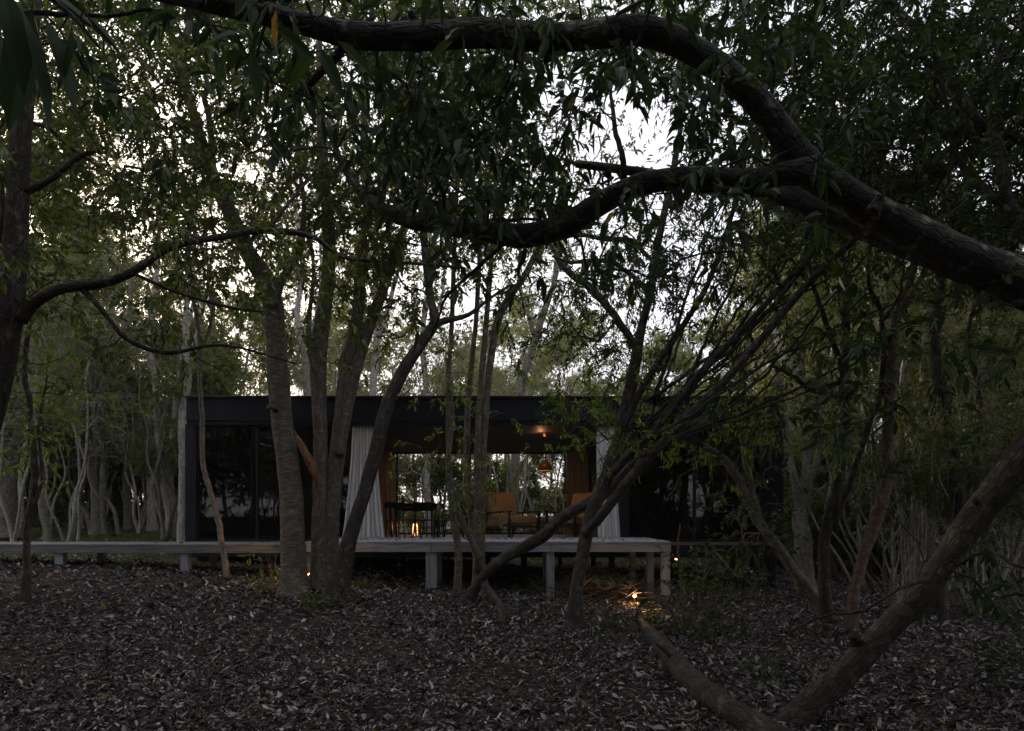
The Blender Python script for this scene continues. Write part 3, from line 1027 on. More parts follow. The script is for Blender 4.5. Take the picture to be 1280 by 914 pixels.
def build_pendant():
    p = P(681, 583, 15.0)
    root = empty('pendant_lamp', (p[0], p[1], p[2]), 'copper coloured pendant lamp hanging over the armchairs', 'lamp')
    MB().lathe([(.025, .13), (.07, .12), (.15, .02), (.17, -.10), (.165, -.10), (.145, .015), (.065, .11), (.02, .12)], 28, p).build('lamp_shade', M['copper'], root, smooth_=True)
    MB().bar((p[0], p[1], p[2] + .13), (p[0], p[1], hz(533) + .028), .008).build('cord', M['black'], root)
    MB().lathe([(0, -.035), (.025, -.02), (.032, 0), (.022, .025), (.012, .05), (0, .05)], 12, (p[0], p[1], p[2] + .02)).build('bulb', M['bulb'], root, smooth_=True)
    lamp_point('pendant_light', (p[0], p[1], p[2] - .06), 2.0)
    # up light on the ceiling above it
    q = P(682, 548, 14.4)
    r2 = empty('ceiling_lamp', (q[0], q[1], hz(533) + .026), 'small warm lamp on the dark ceiling above the armchairs', 'lamp')
    MB().lathe([(0, 0), (.05, 0), (.05, -.06), (.03, -.075), (0, -.075)], 16, (q[0], q[1], hz(533) + .026)).build('housing', M['copper'], r2)
    lamp_point('ceiling_light', (q[0] - .12, q[1] - .05, hz(533) - .1), 2.2, (1, .45, .2))


build_pendant()


def build_floor_lamp():
    p = P(519, 668, 16.6)
    root = empty('floor_lantern', (p[0], p[1], FL), 'glowing warm lantern on the floor behind the dining table', 'lantern')
    MB().lathe([(0, .0), (.09, 0), (.09, .02), (.0, .02)], 18, (p[0], p[1], FL + .002)).build('base', M['black'], root)
    MB().lathe([(.055, .022), (.07, .1), (.07, .26), (.05, .34), (0, .34)], 18, (p[0], p[1], FL)).build('lamp_shade', emit_mat('lantern_glow', (1, .45, .16), 1.6), root, smooth_=True)
    lamp_point('lantern_light', (p[0], p[1] - .15, FL + .3), 4, (1, .5, .2))


build_floor_lamp()


def spotlight(px, py, Y, label, aim, power, n=0):
    x = (px - 640) / F * Y
    g = float(ground_h(x, Y)); z = EYE + (HOR - py) / F * Y
    z = max(z, g + .06)
    root = empty('garden_spotlight', (x, Y, g), label, 'spotlight', 'garden spotlights in the leaf litter')
    MB().bar((x, Y, g - .05), (x, Y, z - .03), .014).build('stake', M['black'], root)
    a = unit(np.array(aim, float))
    c = np.array([x, Y, z])
    MB().bar(c - a * .06, c + a * .015, .06).build('housing', M['brass'], root, .012)
    ref = np.array([0, 0, 1.]); u = unit(np.cross(a, ref)); v = np.cross(u, a)
    m = MB()
    k = 16; b = [tuple(c + a * .019 + (u * math.cos(t) + v * math.sin(t)) * .026) for t in np.linspace(0, 2 * math.pi, k, endpoint=False)]
    m.v += b; m.v.append(tuple(c + a * .026)); m.f += [[i, (i + 1) % k, k] for i in range(k)]
    m.build('lens', M['bulb'], root)
    d = bpy.data.lights.new('spot', 'SPOT'); d.energy = power; d.color = (1, .55, .22); d.spot_size = math.radians(110); d.spot_blend = .6; d.shadow_soft_size = .02
    o = bpy.data.objects.new('spot_light', d); o.location = tuple(c + a * .04); o.rotation_euler = Vector(-a).to_track_quat('Z', 'Y').to_euler(); COL.objects.link(o)
    if n:
        lamp_point('spot_glow', c + a * .07, 5, (1, .5, .18), .03)
    return root


spotlight(793, 745, 10.6, 'lit garden spotlight shining towards us beside the twig pile under the deck', (-.05, -1, .12), 30, True)
spotlight(387, 719, 10.15, 'garden spotlight behind the twin trunks lighting a leafy plant and their bark', (-.9, -.05, .5), 22, True)
spotlight(845, 700, 14.5, 'small distant garden spotlight under the right room of the house', (.1, -.4, 1), 2.5)

# ------------------------------------------------------------------ hand drawn trees
def base_pt(px, Y, py=None):
    x = (px - 640) / F * Y
    return np.array([x, Y, float(ground_h(x, Y))])


def with_base(pts, sink=.12):
    """first point is put on the ground"""
    p0 = pts[0]; Y = p0[2]; x = (p0[0] - 640) / F * Y
    z = float(ground_h(x, Y)) - sink
    py = HOR - (z - EYE) * F / Y
    return [(p0[0], py, Y, p0[3])] + list(pts[1:])


def auto_y(pts, Y0, Y1):
    n = len(pts)
    return [(a, b, Y0 + (Y1 - Y0) * i / (n - 1), w) for i, (a, b, w) in enumerate(pts)]


# the big tree whose limbs cross the top of the view
def build_overhanging():
    t = Tree(101); t.tip = .003; t.tsides = 6
    base = np.array([4.5, 4.3, float(ground_h(4.5, 4.3))])
    j = P(1345, 385, 4.0)
    t.stem([np.r_[base - [0, 0, .15], .26], np.r_[base + [.0, 0, .6], .21], np.r_[j + [.35, .1, -.5], .18], np.r_[j, .15], np.r_[P(1280, 352, 3.85), .155]], sides=20, flare=.3, nodes=(.9, 1))
    l1 = [(1290, 358, 56), (1200, 318, 44), (1100, 268, 38), (1040, 232, 37), (1003, 205, 40), (975, 165, 33), (930, 110, 32), (870, 66, 32), (815, 40, 33), (780, 38, 33), (700, 46, 31), (600, 41, 32), (540, 44, 32), (450, 46, 30), (380, 30, 25), (300, 12, 23), (200, -8, 19), (90, -30, 14), (-60, -60, 8)]
    t.px(auto_y(l1, 3.85, 2.9), part='limb', sides=22, step=.05, rough=.035)
    l2 = [(1020, 212, 34), (975, 218, 28), (930, 226, 27), (870, 222, 26), (800, 232, 26), (755, 252, 27), (710, 280, 29), (660, 294, 29), (600, 288, 26), (550, 279, 25), (515, 276, 21), (480, 262, 15), (450, 238, 11), (425, 200, 8), (410, 150, 6)]
    t.px(auto_y(l2, 3.52, 4.6), part='limb#2', sides=20, step=.05, rough=.04)
    l3 = [(1240, 345, 44), (1170, 318, 38), (1120, 300, 34), (1060, 276, 30), (1000, 250, 28), (950, 234, 24), (880, 232, 18), (800, 215, 12), (720, 205, 9)]
    t.px(auto_y(l3, 3.95, 5.2), part='limb#3', sides=18, step=.06, rough=.04)
    for tw in ([(430, 60, 3.3, 12), (400, 95, 3.4, 10), (380, 110, 3.5, 7), (350, 120, 3.7, 4)],
               [(780, 225, 4.0, 9), (778, 190, 4.0, 7), (770, 150, 4.1, 6), (765, 110, 4.2, 4), (768, 70, 4.2, 3)],
               [(590, 280, 4.2, 5), (640, 272, 4.2, 4), (680, 276, 4.3, 3)],
               [(640, 292, 4.2, 6), (600, 330, 4.3, 5), (560, 370, 4.4, 4), (540, 420, 4.5, 2)],
               [(0, 20, 3.0, 7), (60, 8, 3, 6), (130, 14, 3, 5), (190, 12, 3.0, 4)]):
        t.px(tw, sides=7, step=.06, rough=.08, wig=.004)
    for a, b, Y, w, ex, ey in ((905, 90, 3.5, 17, 914, 68), (690, 60, 3.35, 14, 684, 76), (1090, 268, 3.6, 20, 1102, 244), (845, 236, 3.75, 14, 852, 254), (600, 296, 4.2, 13, 594, 312), (1215, 330, 3.8, 24, 1222, 300), (520, 34, 3.3, 13, 512, 14)):
        t.px([(a, b, Y, w), ((a + ex) / 2, (b + ey) / 2, Y, w * .8), (ex, ey, Y - .02, w * .55)], sides=9, step=.02, rough=.16, nodes=(1, 1))
    r = t.r
    T = cloud(r, [(560, 880, 70, 230, 3.4, 5.2, 90), (330, 620, 60, 200, 3.3, 5.2, 60), (100, 420, -60, 60, 3.0, 4.5, 42),
                  (420, 900, -60, 30, 3.2, 5.0, 70), (870, 1000, 0, 150, 3.6, 5.5, 30), (480, 760, 180, 270, 4.4, 5.6, 24)])
    t.grow(T, seg=.12, wander=.12, rise=.1, maxr=.35)
    t.sprays('L', 5, .20, .105, .040, 1, droop=.3, gravity=.3, subs=2)
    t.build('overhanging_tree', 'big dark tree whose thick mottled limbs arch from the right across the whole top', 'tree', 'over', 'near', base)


build_overhanging()


# a close branch with large hanging leaves, upper left
def build_near_branch():
    t = Tree(102); t.tip = .002; t.tsides = 6
    base = np.array([-2.6, 1.5, float(ground_h(-2.6, 1.5))])
    t.stem([np.r_[base - [0, 0, .1], .07], np.r_[base + [.1, .1, 1.2], .055], np.r_[base + [.0, .3, 2.4], .045], np.r_[P(-90, -80, 2.1), .03]], sides=12, nodes=(.9, 1))
    t.px([(-90, -80, 2.1, 22), (-20, -40, 2.1, 14), (50, -10, 2.1, 9), (90, 20, 2.1, 6), (125, 60, 2.1, 3)], sides=8, step=.04)
    t.px([(-20, -40, 2.1, 12), (120, -30, 2.2, 10), (250, -25, 2.3, 8), (340, 0, 2.3, 5), (420, -10, 2.3, 3)], sides=8, step=.04)
    r = t.r
    # big drooping leaves one by one
    pos, dr, ln = [], [], []
    for px, py, tx, ty, Y in ((5, -20, 30, 110, 2.0), (22, 0, 62, 155, 2.0), (-10, -10, 0, 80, 2.0), (55, 20, 95, 135, 2.05), (90, 30, 70, 110, 2.05), (40, 10, 10, 150, 2.1),
                              (288, 55, 272, 110, 2.2), (312, 62, 326, 128, 2.2), (300, 40, 250, 55, 2.2), (345, 35, 395, 70, 2.2), (345, 12, 345, 60, 2.2), (365, 20, 375, 75, 2.25), (110, 20, 150, 60, 2.1),
                              (400, 60, 430, 120, 2.4), (395, 60, 360, 110, 2.4), (420, 50, 470, 95, 2.4), (60, -10, 120, 30, 2.1)):
        a, b = P(px, py, Y), P(tx, ty, Y + .05); pos.append(a); dr.append(b - a); ln.append(np.linalg.norm(b - a))
    pos = np.array(pos); dr = np.array(dr); ln = np.array(ln)
    V, Fc, rn = leaf_arrays(pos, dr, ln, ln * .33, r, 1, .2, .12)
    rn[10 * 8:11 * 8] = 1.0
    # each leaf hangs from the branch by a stalk
    N0 = np.array(t.npos)
    st, rad = [], []
    for p in pos:
        q = N0[np.argmin(np.linalg.norm(N0 - p, axis=1))]
        tt = np.linspace(0, 1, 5)[:, None]
        st.append(q + (p - q) * tt + np.array([0, 0, .03]) * np.sin(np.pi * tt)); rad.append([.003, .003, .0025, .002, .0015])
    t.parts['trunk'].append(tubes_batch(np.array(st), np.array(rad), 5))
    t.crown = (V, Fc, rn)
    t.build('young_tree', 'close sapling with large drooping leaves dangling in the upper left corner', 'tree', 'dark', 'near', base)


build_near_branch()


def tree_left():
    t = Tree(103); t.tip = .003
    base = base_pt(-130, 6.0)
    t.px(with_base([(-130, 0, 6, 52), (-100, 760, 6, 44), (-55, 640, 6, 38), (-20, 530, 6, 34), (0, 455, 6, 31), (12, 390, 6, 30), (20, 300, 6, 25), (25, 200, 6, 23), (31, 100, 6, 22), (38, 0, 6, 22), (46, -90, 6.1, 24), (60, -200, 6.2, 18), (60, -330, 6.3, 10)]), sides=20, step=.08, rough=.04, flare=.2, nodes=(.35, 1))
    t.px([(24, 400, 6, 18), (45, 378, 6, 13), (75, 362, 6, 12), (120, 356, 6, 11), (165, 341, 6, 10), (213, 309, 6.1, 9), (270, 297, 6.3, 8), (335, 288, 6.5, 8), (392, 297, 6.7, 6), (430, 322, 6.9, 5), (500, 328, 7, 4), (580, 335, 7.2, 3)], part='limb', sides=12, step=.07, rough=.05)
    t.px([(100, 358, 6, 7), (125, 385, 6, 6), (160, 425, 6.1, 6), (210, 441, 6.2, 5), (262, 432, 6.3, 4), (300, 435, 6.4, 3), (370, 455, 6.5, 2)], part='limb#2', sides=10, step=.07)
    t.px([(165, 341, 6, 5), (220, 365, 6, 4), (290, 385, 6, 4), (330, 390, 6, 2)], part='limb#3', sides=8)
    t.px([(30, 240, 6, 10), (62, 225, 6, 7), (100, 195, 6, 6), (120, 190, 6, 3)], part='limb#4', sides=8)
    t.px([(335, 288, 6.5, 5), (355, 262, 6.6, 4), (400, 205, 6.8, 3), (420, 160, 7, 2)], sides=8)
    t.px([(12, 420, 6, 9), (-8, 330, 6, 7), (2, 260, 6, 6), (-5, 180, 6, 5), (12, 130, 6, 3)], sides=8, wig=.004)
    T = cloud(t.r, [(-60, 190, 230, 420, 5.6, 8.5, 34), (-60, 330, -120, 200, 5.5, 8.5, 110), (150, 420, 250, 370, 6, 7.5, 22), (60, 250, 380, 450, 6, 7, 6), (-200, 60, -200, 200, 5, 8, 30)])
    t.grow(T, seg=.16, wander=.12, rise=.1, maxr=.4)
    t.sprays('L', 9, .30, .085, .035, 1, gravity=.25, subs=3)
    t.build('leaning_tree', 'dark smooth trunk at the left edge with a long wavy limb reaching right', 'tree', 'umber', 'mid', base)


tree_left()


def tree_a():
    t = Tree(104)
    Y = 9.6
    base = base_pt(368, Y)
    pts = [(369, 0, 38), (368, 722, 32), (365, 650, 29), (362, 600, 27), (354, 540, 26), (349, 480, 26), (345, 420, 24), (340, 375, 25), (327, 343, 23), (308, 312, 20), (290, 270, 19), (268, 225, 16), (248, 165, 13), (228, 90, 10), (205, 10, 7), (190, -80, 5)]
    t.px(with_base(auto_y(pts, Y, Y + .3)), sides=24, step=.07, rough=.03, flare=.5, nodes=(.5, 1))
    t.px([(341, 385, Y, 14), (352, 350, Y, 10), (372, 318, Y, 8), (380, 260, Y, 6), (372, 190, Y, 5), (375, 120, Y + .2, 4)], part='limb', sides=10)
    t.px([(345, 512, Y - .15, 9), (338, 508, Y - .3, 7), (333, 512, Y - .35, 5)], part='limb#2', sides=8)
    t.px([(268, 225, Y, 8), (262, 150, Y, 8), (255, 120, Y - .1, 7), (268, 108, Y - .1, 6), (300, 95, Y, 4), (330, 60, Y, 3)], part='limb#3', sides=8)
    T = cloud(t.r, [(90, 420, -80, 190, 8, 12.5, 300), (180, 430, 180, 330, 8.5, 11.5, 90), (-20, 220, 30, 260, 9, 12, 110)])
    t.grow(T, seg=.22, wander=.12, rise=.12)
    t.sprays('L', 20, .42, .085, .034, 0, gravity=.25, subs=3)
    t.build('ringed_bark_tree', 'stout brown trunk with ringed bark left of the twin trunks, bending left above the roof', 'tree', 'ringed', 'mid', base)


tree_a()


def tree_b():
    t = Tree(105); Y = 9.85
    base = base_pt(408, Y)
    t.px(with_base(auto_y([(400, 0, 26), (399, 700, 20), (400, 620, 18), (400, 540, 17), (398, 475, 20), (400, 425, 20), (409, 360, 17), (411, 300, 16), (406, 220, 13), (400, 120, 10), (398, 20, 7), (390, -80, 5)], Y, Y + .2)), sides=20, step=.07, rough=.035, flare=.45, nodes=(.5, 1))
    t.px(with_base(auto_y([(414, 0, 28), (412, 690, 23), (417, 610, 20), (426, 530, 19), (433, 460, 18), (447, 395, 15), (451, 330, 14), (459, 260, 12), (455, 160, 9), (462, 60, 6), (470, -60, 4)], Y + .1, Y + .5)), part='trunk', sides=20, step=.07, rough=.035, nodes=(.5, 1))
    t.px(auto_y([(424, 570, 12), (431, 525, 14), (441, 478, 15), (458, 418, 15), (475, 372, 13), (494, 315, 11), (515, 255, 8), (532, 180, 6), (540, 100, 4)], Y + .1, Y + .6), sides=14, step=.07, rough=.035, nodes=(.4, 1))
    t.px(auto_y([(398, 475, 9), (388, 440, 8), (386, 400, 6), (392, 340, 5), (385, 280, 4)], Y, Y - .2), sides=8)
    t.px([(398, 606, Y - .14, 5), (393, 592, Y - .2, 9), (384, 572, Y - .24, 10), (376, 555, Y - .28, 7), (371, 546, Y - .3, 4), (367, 536, Y - .3, .5)], part='broken_branch', sides=9, step=.02, rough=.20, nodes=(1, 1))
    t.px([(388, 580, Y - .24, 4), (378, 566, Y - .29, 5), (371, 552, Y - .33, 3), (369, 545, Y - .34, .4)], part='broken_branch', sides=6, step=.02, rough=.2, nodes=(1, 1))
    T = cloud(t.r, [(360, 640, -80, 150, 9, 13.5, 250), (380, 580, 150, 330, 9.2, 12, 100)])
    t.grow(T, seg=.22, wander=.12, rise=.12)
    t.sprays('L', 20, .42, .085, .034, 0, gravity=.2, subs=3)
    t.build('twin_trunk_tree', 'tree of several grey brown trunks from one foot, with a broken orange branch stub', 'tree', 'brown', 'mid', base, part_mats={'broken_branch': BARK['split']})
    # the dark trunk leaning right out of the same foot
    t = Tree(106); Y = 9.55
    base = base_pt(428, Y)
    t.px(with_base(auto_y([(422, 0, 28), (430, 705, 21), (441, 660, 18), (457, 610, 17), (471, 560, 17), (482, 515, 17), (498, 475, 16), (522, 435, 14), (543, 403, 13), (538, 372, 10), (531, 310, 9), (526, 240, 8), (520, 150, 6), (510, 60, 4)], Y, Y + .2)), sides=18, step=.07, rough=.045, flare=.45, nodes=(.5, 1))
    t.px(auto_y([(540, 405, 9), (560, 400, 8), (585, 394, 6), (610, 375, 4), (640, 355, 3)], Y + .1, Y + .3), part='limb', sides=8)
    T = cloud(t.r, [(460, 640, 60, 260, 9, 11.5, 70), (460, 640, 270, 400, 9, 10.5, 34)])
    t.grow(T, seg=.2, wander=.14, rise=.1)
    t.sprays('L', 20, .40, .085, .034, 0, gravity=.2, subs=3)
    t.build('bent_tree', 'dark trunk leaning right in front of the left pale curtain, kinked at its top', 'tree', 'dark', 'mid', base)


tree_b()


def tree_d():
    t = Tree(107); Y = 10.6
    base = base_pt(600, Y)
    t.px(with_base(auto_y([(601, 0, 24), (599, 700, 16), (600, 640, 14), (603, 560, 11), (610, 480, 9), (621, 405, 10), (638, 370, 9), (654, 348, 8), (669, 318, 7), (692, 275, 5), (705, 210, 4)], Y, Y + .5)), sides=18, step=.08, rough=.04, flare=.3, nodes=(.5, 1))
    t.px(auto_y([(598, 715, 12), (597, 650, 10), (597, 600, 9), (598, 540, 8), (601, 480, 7), (608, 400, 7), (614, 330, 6), (618, 260, 5), (622, 160, 4), (618, 50, 3)], Y - .1, Y + .4), sides=12, nodes=(.5, 1))
    t.px(auto_y([(600, 720, 11), (594, 690, 9), (585, 600, 9), (584, 540, 8), (587, 480, 7), (595, 400, 6), (599, 330, 6), (602, 250, 5), (596, 150, 4)], Y + .05, Y + .6), sides=12, nodes=(.5, 1))
    t.px(auto_y([(600, 700, 11), (592, 680, 9), (578, 650, 7), (563, 600, 7), (560, 530, 6), (561, 470, 6), (565, 400, 6), (567, 330, 6), (571, 250, 5), (575, 120, 4)], Y - .3, Y), sides=10, nodes=(.5, 1))
    T = cloud(t.r, [(540, 860, -60, 200, 10, 14, 220), (560, 720, 200, 330, 10, 12, 50)])
    t.grow(T, seg=.22, wander=.12, rise=.12)
    t.sprays('L', 20, .42, .085, .034, 0, gravity=.2, subs=3)
    t.build('slender_tree', 'cluster of slender upright grey stems before the middle of the open room', 'tree', 'brown', 'mid', base)
    # low leafy sprigs on another little stem in front of it
    t = Tree(108); Y = 10.2
    base = base_pt(572, Y)
    t.px(with_base(auto_y([(572, 0, 11), (573, 690, 10), (566, 640, 9), (560, 580, 7), (566, 520, 6), (560, 470, 5), (566, 420, 4)], Y, Y)), sides=10, nodes=(.3, 1))
    T = cloud(t.r, [(545, 640, 560, 640, 9.6, 10.4, 16), (545, 600, 440, 560, 9.8, 10.4, 9), (620, 680, 580, 620, 9.8, 10.4, 5)])
    t.grow(T, seg=.16, wander=.14, rise=.1, maxr=.5)
    t.sprays('L', 7, .24, .085, .03, 1, gravity=.4, subs=2)
    t.build('leafy_sapling', 'thin sapling with fresh green leaves in front of the open room', 'tree', 'brown', 'bright', base)


tree_d()


def tree_e():
    t = Tree(109); t.tip = .0032; Y = 8.0
    base = base_pt(717, Y)
    t.px(with_base(auto_y([(716, 0, 26), (720, 745, 17), (729, 690, 17), (740, 642, 17), (757, 600, 18), (774, 545, 16), (789, 480, 15), (800, 420, 12), (814, 360, 10), (825, 290, 9), (838, 230, 8), (852, 150, 6), (858, 60, 4)], Y, Y + .3)), sides=18, step=.06, rough=.05, flare=.3, nodes=(.3, 1))
    t.px(auto_y([(731, 668, 12), (755, 640, 13), (790, 595, 13), (822, 560, 12), (855, 525, 12), (900, 483, 11), (955, 420, 10), (1005, 360, 9), (1062, 305, 8), (1130, 250, 5), (1190, 200, 3)], Y, Y - 1.4), part='limb', sides=12, step=.06, rough=.05, nodes=(.3, 1))
    t.px(auto_y([(760, 598, 12), (790, 565, 11), (835, 520, 10), (872, 470, 9), (925, 415, 8), (985, 350, 7), (1055, 275, 6), (1120, 220, 4)], Y, Y - 1), part='limb#2', sides=12, step=.06, rough=.05, nodes=(.3, 1))
    t.px(auto_y([(775, 545, 10), (800, 490, 9), (838, 430, 8), (880, 365, 7), (905, 300, 6), (925, 230, 5), (940, 150, 4)], Y + .1, Y - .2), part='limb#3', sides=12, nodes=(.3, 1))
    t.px(auto_y([(795, 440, 10), (765, 390, 9), (735, 360, 10), (705, 335, 8), (690, 310, 5), (680, 280, 4)], Y + .2, Y + .5), part='limb#4', sides=10, wig=.01)
    t.px(auto_y([(812, 370, 6), (780, 335, 6), (745, 322, 6), (715, 328, 5), (690, 320, 3)], Y + .3, Y + .2), sides=8, wig=.01)
    t.px(auto_y([(820, 330, 6), (790, 300, 6), (750, 298, 6), (720, 292, 4), (700, 300, 3)], Y + .3, Y + .4), sides=8, wig=.01)
    # fan of straight thin stems
    r = t.r
    for k in range(21):
        a = r.uniform(.25, .9)
        sx = 757 + (1000 - 757) * a * r.uniform(.3, .8); sy = 600 - 210 * a * r.uniform(.35, .9)
        ex = sx + r.uniform(90, 330); ey = sy - r.uniform(130, 330)
        w = r.uniform(2.5, 6)
        y0 = Y - r.uniform(-.2, .9)
        mid = (sx * .5 + ex * .5 + r.normal(0, 10), sy * .5 + ey * .5 + r.uniform(0, 22))
        t.px([(sx, sy, y0, w), (mid[0], mid[1], y0 - .1, w * .75), (ex, ey, y0 - .3, w * .35)], sides=6, step=.1, wig=.012, nodes=(.3, 1))
    T = cloud(r, [(780, 1120, 150, 420, 6.6, 8.6, 120), (680, 880, 250, 420, 7.6, 9, 40), (830, 1250, -60, 220, 6, 9, 110)])
    t.grow(T, seg=.2, wander=.08, rise=.05)
    t.sprays('L', 18, .40, .09, .022, 0, gravity=.5, subs=3)
    t.build('fan_tree', 'dark many stemmed tree fanning up to the right in front of the right pale curtain', 'tree', 'dark', 'dark', base)
    # the low sweeping stem
    t = Tree(110)
    base = base_pt(586, 9.6)
    t.px(with_base(auto_y([(583, 0, 16), (598, 728, 13), (620, 705, 13), (648, 688, 14), (680, 670, 15), (702, 648, 15), (730, 632, 15), (762, 612, 14), (800, 575, 12), (850, 545, 10), (900, 575, 8)], 9.6, 8.3)), sides=16, step=.06, rough=.06, nodes=(.3, 1))
    x = (627 - 640) / F * 8.3
    t.px([(602, 728, 9.5, 10), (616, 745, 9.1, 9), (626, 762, 8.7, 9), (627, HOR + (EYE - float(ground_h(x, 8.3)) + .1) * F / 8.3, 8.4, 11)], part='limb', sides=12, rough=.08)
    T = cloud(t.r, [(740, 930, 465, 560, 7.8, 9.2, 60), (700, 790, 430, 540, 8.4, 9.4, 26)])
    t.grow(T, seg=.18, wander=.12, rise=.1)
    t.sprays('L', 12, .32, .085, .022, 1, gravity=.2, subs=2)
    t.build('sweeping_tree', 'crooked dark stem sweeping low from the leaf litter up to the right across the deck', 'tree', 'dark', 'bright', base)


tree_e()


def right_side():
    # leaning trunk, lower right
    t = Tree(111)
    Yb = gy(985, 905)
    base = base_pt(975, Yb)
    t.px(with_base([(972, 0, Yb, 44), (1010, 885, Yb, 35), (1055, 843, Yb, 31), (1105, 790, Yb, 30), (1150, 742, Yb, 33), (1170, 716, Yb, 29), (1205, 665, Yb, 32), (1250, 608, Yb, 35), (1310, 530, Yb, 38), (1380, 420, Yb, 40), (1430, 250, Yb, 34), (1450, 50, Yb + .2, 24)]), sides=24, step=.05, rough=.04, flare=.12, nodes=(.35, 1))
    t.px([(1160, 725, Yb - .1, 9), (1145, 728, Yb - .35, 6), (1120, 735, Yb - .5, 4), (1080, 762, Yb - .5, 4), (1020, 775, Yb - .4, 3), (960, 810, Yb - .3, 2)], sides=7, wig=.004)
    for a, b, w, ex, ey in ((1078, 812, 15, 1066, 794), (1160, 728, 16, 1176, 738), (1230, 640, 14, 1216, 622), (1030, 868, 13, 1044, 884)):
        t.px([(a, b, Yb, w), ((a + ex) / 2, (b + ey) / 2, Yb - .03, w * .8), (ex, ey, Yb - .06, w * .5)], sides=9, step=.02, rough=.16, nodes=(1, 1))
    T = cloud(t.r, [(1090, 1200, 395, 470, 3.6, 4.6, 9), (1230, 1330, 580, 760, 4.6, 6.5, 16), (1240, 1400, 300, 480, 3.6, 5.5, 22), (985, 1060, 500, 545, 3.6, 4.6, 5)])
    t.grow(T, seg=.14, wander=.12, rise=.05, maxr=.25)
    t.sprays('L', 6, .22, .11, .045, 1, gravity=.3, subs=2)
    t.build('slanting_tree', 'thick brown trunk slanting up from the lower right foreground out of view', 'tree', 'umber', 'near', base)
    # fallen log
    t = Tree(112)
    pts = []
    for px, py, w in ((803, 786, 14), (822, 812, 22), (845, 840, 27), (872, 868, 30), (905, 895, 32), (950, 925, 36), (1010, 960, 38)):
        Y = gy(px, py); rr = w / 2 * Y / F
        p = P(px, py, Y); p[2] = float(ground_h(p[0], p[1])) + rr * .75
        pts.append(np.r_[p, rr])
    t.stem(pts, sides=20, step=.06, rough=.06, part='log')
    t.stem([np.r_[pts[2][:3], .03], np.r_[pts[2][:3] + [-.1, -.05, .12], .02], np.r_[pts[2][:3] + [-.2, -.02, .2], .012]], sides=7, part='log')
    V, Fc, bk = [np.concatenate([a[i] if i != 1 else a[1] + k for a, k in zip(t.parts['log'], (0, len(t.parts['log'][0][0])))]) for i in range(3)]
    base = pts[0][:3]
    o = mesh_np('fallen_log', V, Fc, BARK['umber'], bk=bk, smooth_=True, origin=base); o.location = tuple(base)
    tag(o, 'fallen grey log half sunk in the leaves, pointing at the viewer', 'log')

    def simple(seed, name, label, stems, bark, leaf, clouds, llen=.09, lwid=.03, per=8, det=0, reach=.3, group=None, grow_kw={}, gr=.2):
        t = Tree(seed)
        base = base_pt(stems[0][0][0], stems[0][0][2])
        for i, s_ in enumerate(stems):
            q = with_base(s_) if s_[0][1] == 0 else s_
            t.px(q, sides=14 if i == 0 else 10, step=.08, rough=.05, flare=.5 if s_[0][1] == 0 else 0, nodes=(.35, 1), wig=.006)
        if clouds:
            t.grow(cloud(t.r, clouds), seg=.2, wander=.12, rise=.1, **grow_kw)
            t.sprays('L', int(per * (2 if det == 0 else 1)), reach * 1.15, llen, lwid, det, gravity=gr, subs=3 if det == 0 else 2)
        return t.build(name, label, 'tree', bark, leaf, base, group)

    simple(113, 'red_barked_tree', 'slim reddish trunk with a knee bend in front of the right thicket',
           [[(1062, 0, 8.2, 16), (1066, 745, 8.2, 13), (1080, 690, 8.2, 14), (1096, 640, 8.2, 15), (1106, 590, 8.2, 15), (1108, 540, 8.2, 14), (1113, 470, 8.2, 12), (1120, 400, 8.3, 10), (1136, 340, 8.4, 9), (1150, 250, 8.5, 7), (1160, 120, 8.6, 5)],
            [(1120, 405, 8.3, 6), (1150, 350, 8.2, 5), (1170, 310, 8.2, 4), (1200, 240, 8.1, 3)]], 'red', 'dark',
           [(1050, 1280, 60, 300, 7.5, 10, 80)])
    simple(114, 'forked_tree', 'dark forked trunk standing just left of the slim reddish trunk',
           [[(1037, 0, 8.6, 16), (1031, 700, 8.6, 14), (1040, 640, 8.6, 13), (1058, 560, 8.6, 12), (1062, 480, 8.6, 11), (1065, 400, 8.6, 10), (1062, 330, 8.7, 8), (1050, 240, 8.8, 6), (1060, 120, 8.8, 4)],
            [(1061, 500, 8.6, 8), (1045, 440, 8.6, 7), (1022, 375, 8.6, 6), (1005, 310, 8.7, 4)],
            [(1040, 660, 8.6, 9), (1068, 595, 8.4, 8), (1090, 530, 8.3, 8), (1106, 480, 8.3, 7), (1110, 425, 8.3, 6), (1106, 385, 8.3, 6), (1088, 345, 8.3, 5), (1092, 280, 8.3, 4)],
            [(1062, 470, 8.6, 6), (1020, 490, 8.5, 6), (990, 470, 8.4, 5), (965, 458, 8.3, 4)],
            [(1106, 400, 8.3, 4), (1125, 370, 8.3, 4), (1130, 330, 8.3, 3)]], 'dark', 'mid',
           [(960, 1120, 180, 330, 7.8, 10, 55), (980, 1080, 400, 480, 8.2, 9.2, 10)])
    simple(115, 'pale_tree', 'pale grey trunk forking beside the right corner of the house',
           [[(1006, 0, 12.6, 26), (1004, 680, 12.6, 21), (1003, 640, 12.6, 19), (1012, 590, 12.6, 14), (1008, 520, 12.7, 12), (1000, 450, 12.8, 10), (1010, 370, 12.9, 8), (1005, 270, 13, 6), (1015, 150, 13, 5)],
            [(1003, 645, 12.6, 12), (992, 600, 12.5, 11), (985, 550, 12.5, 9), (980, 500, 12.4, 8), (968, 440, 12.4, 7), (950, 390, 12.4, 5)],
            [(1005, 620, 12.6, 9), (1025, 560, 12.5, 8), (1030, 500, 12.5, 6), (1045, 430, 12.5, 5)]], 'grey', 'mid',
           [(940, 1090, 120, 400, 11.5, 15, 110)])
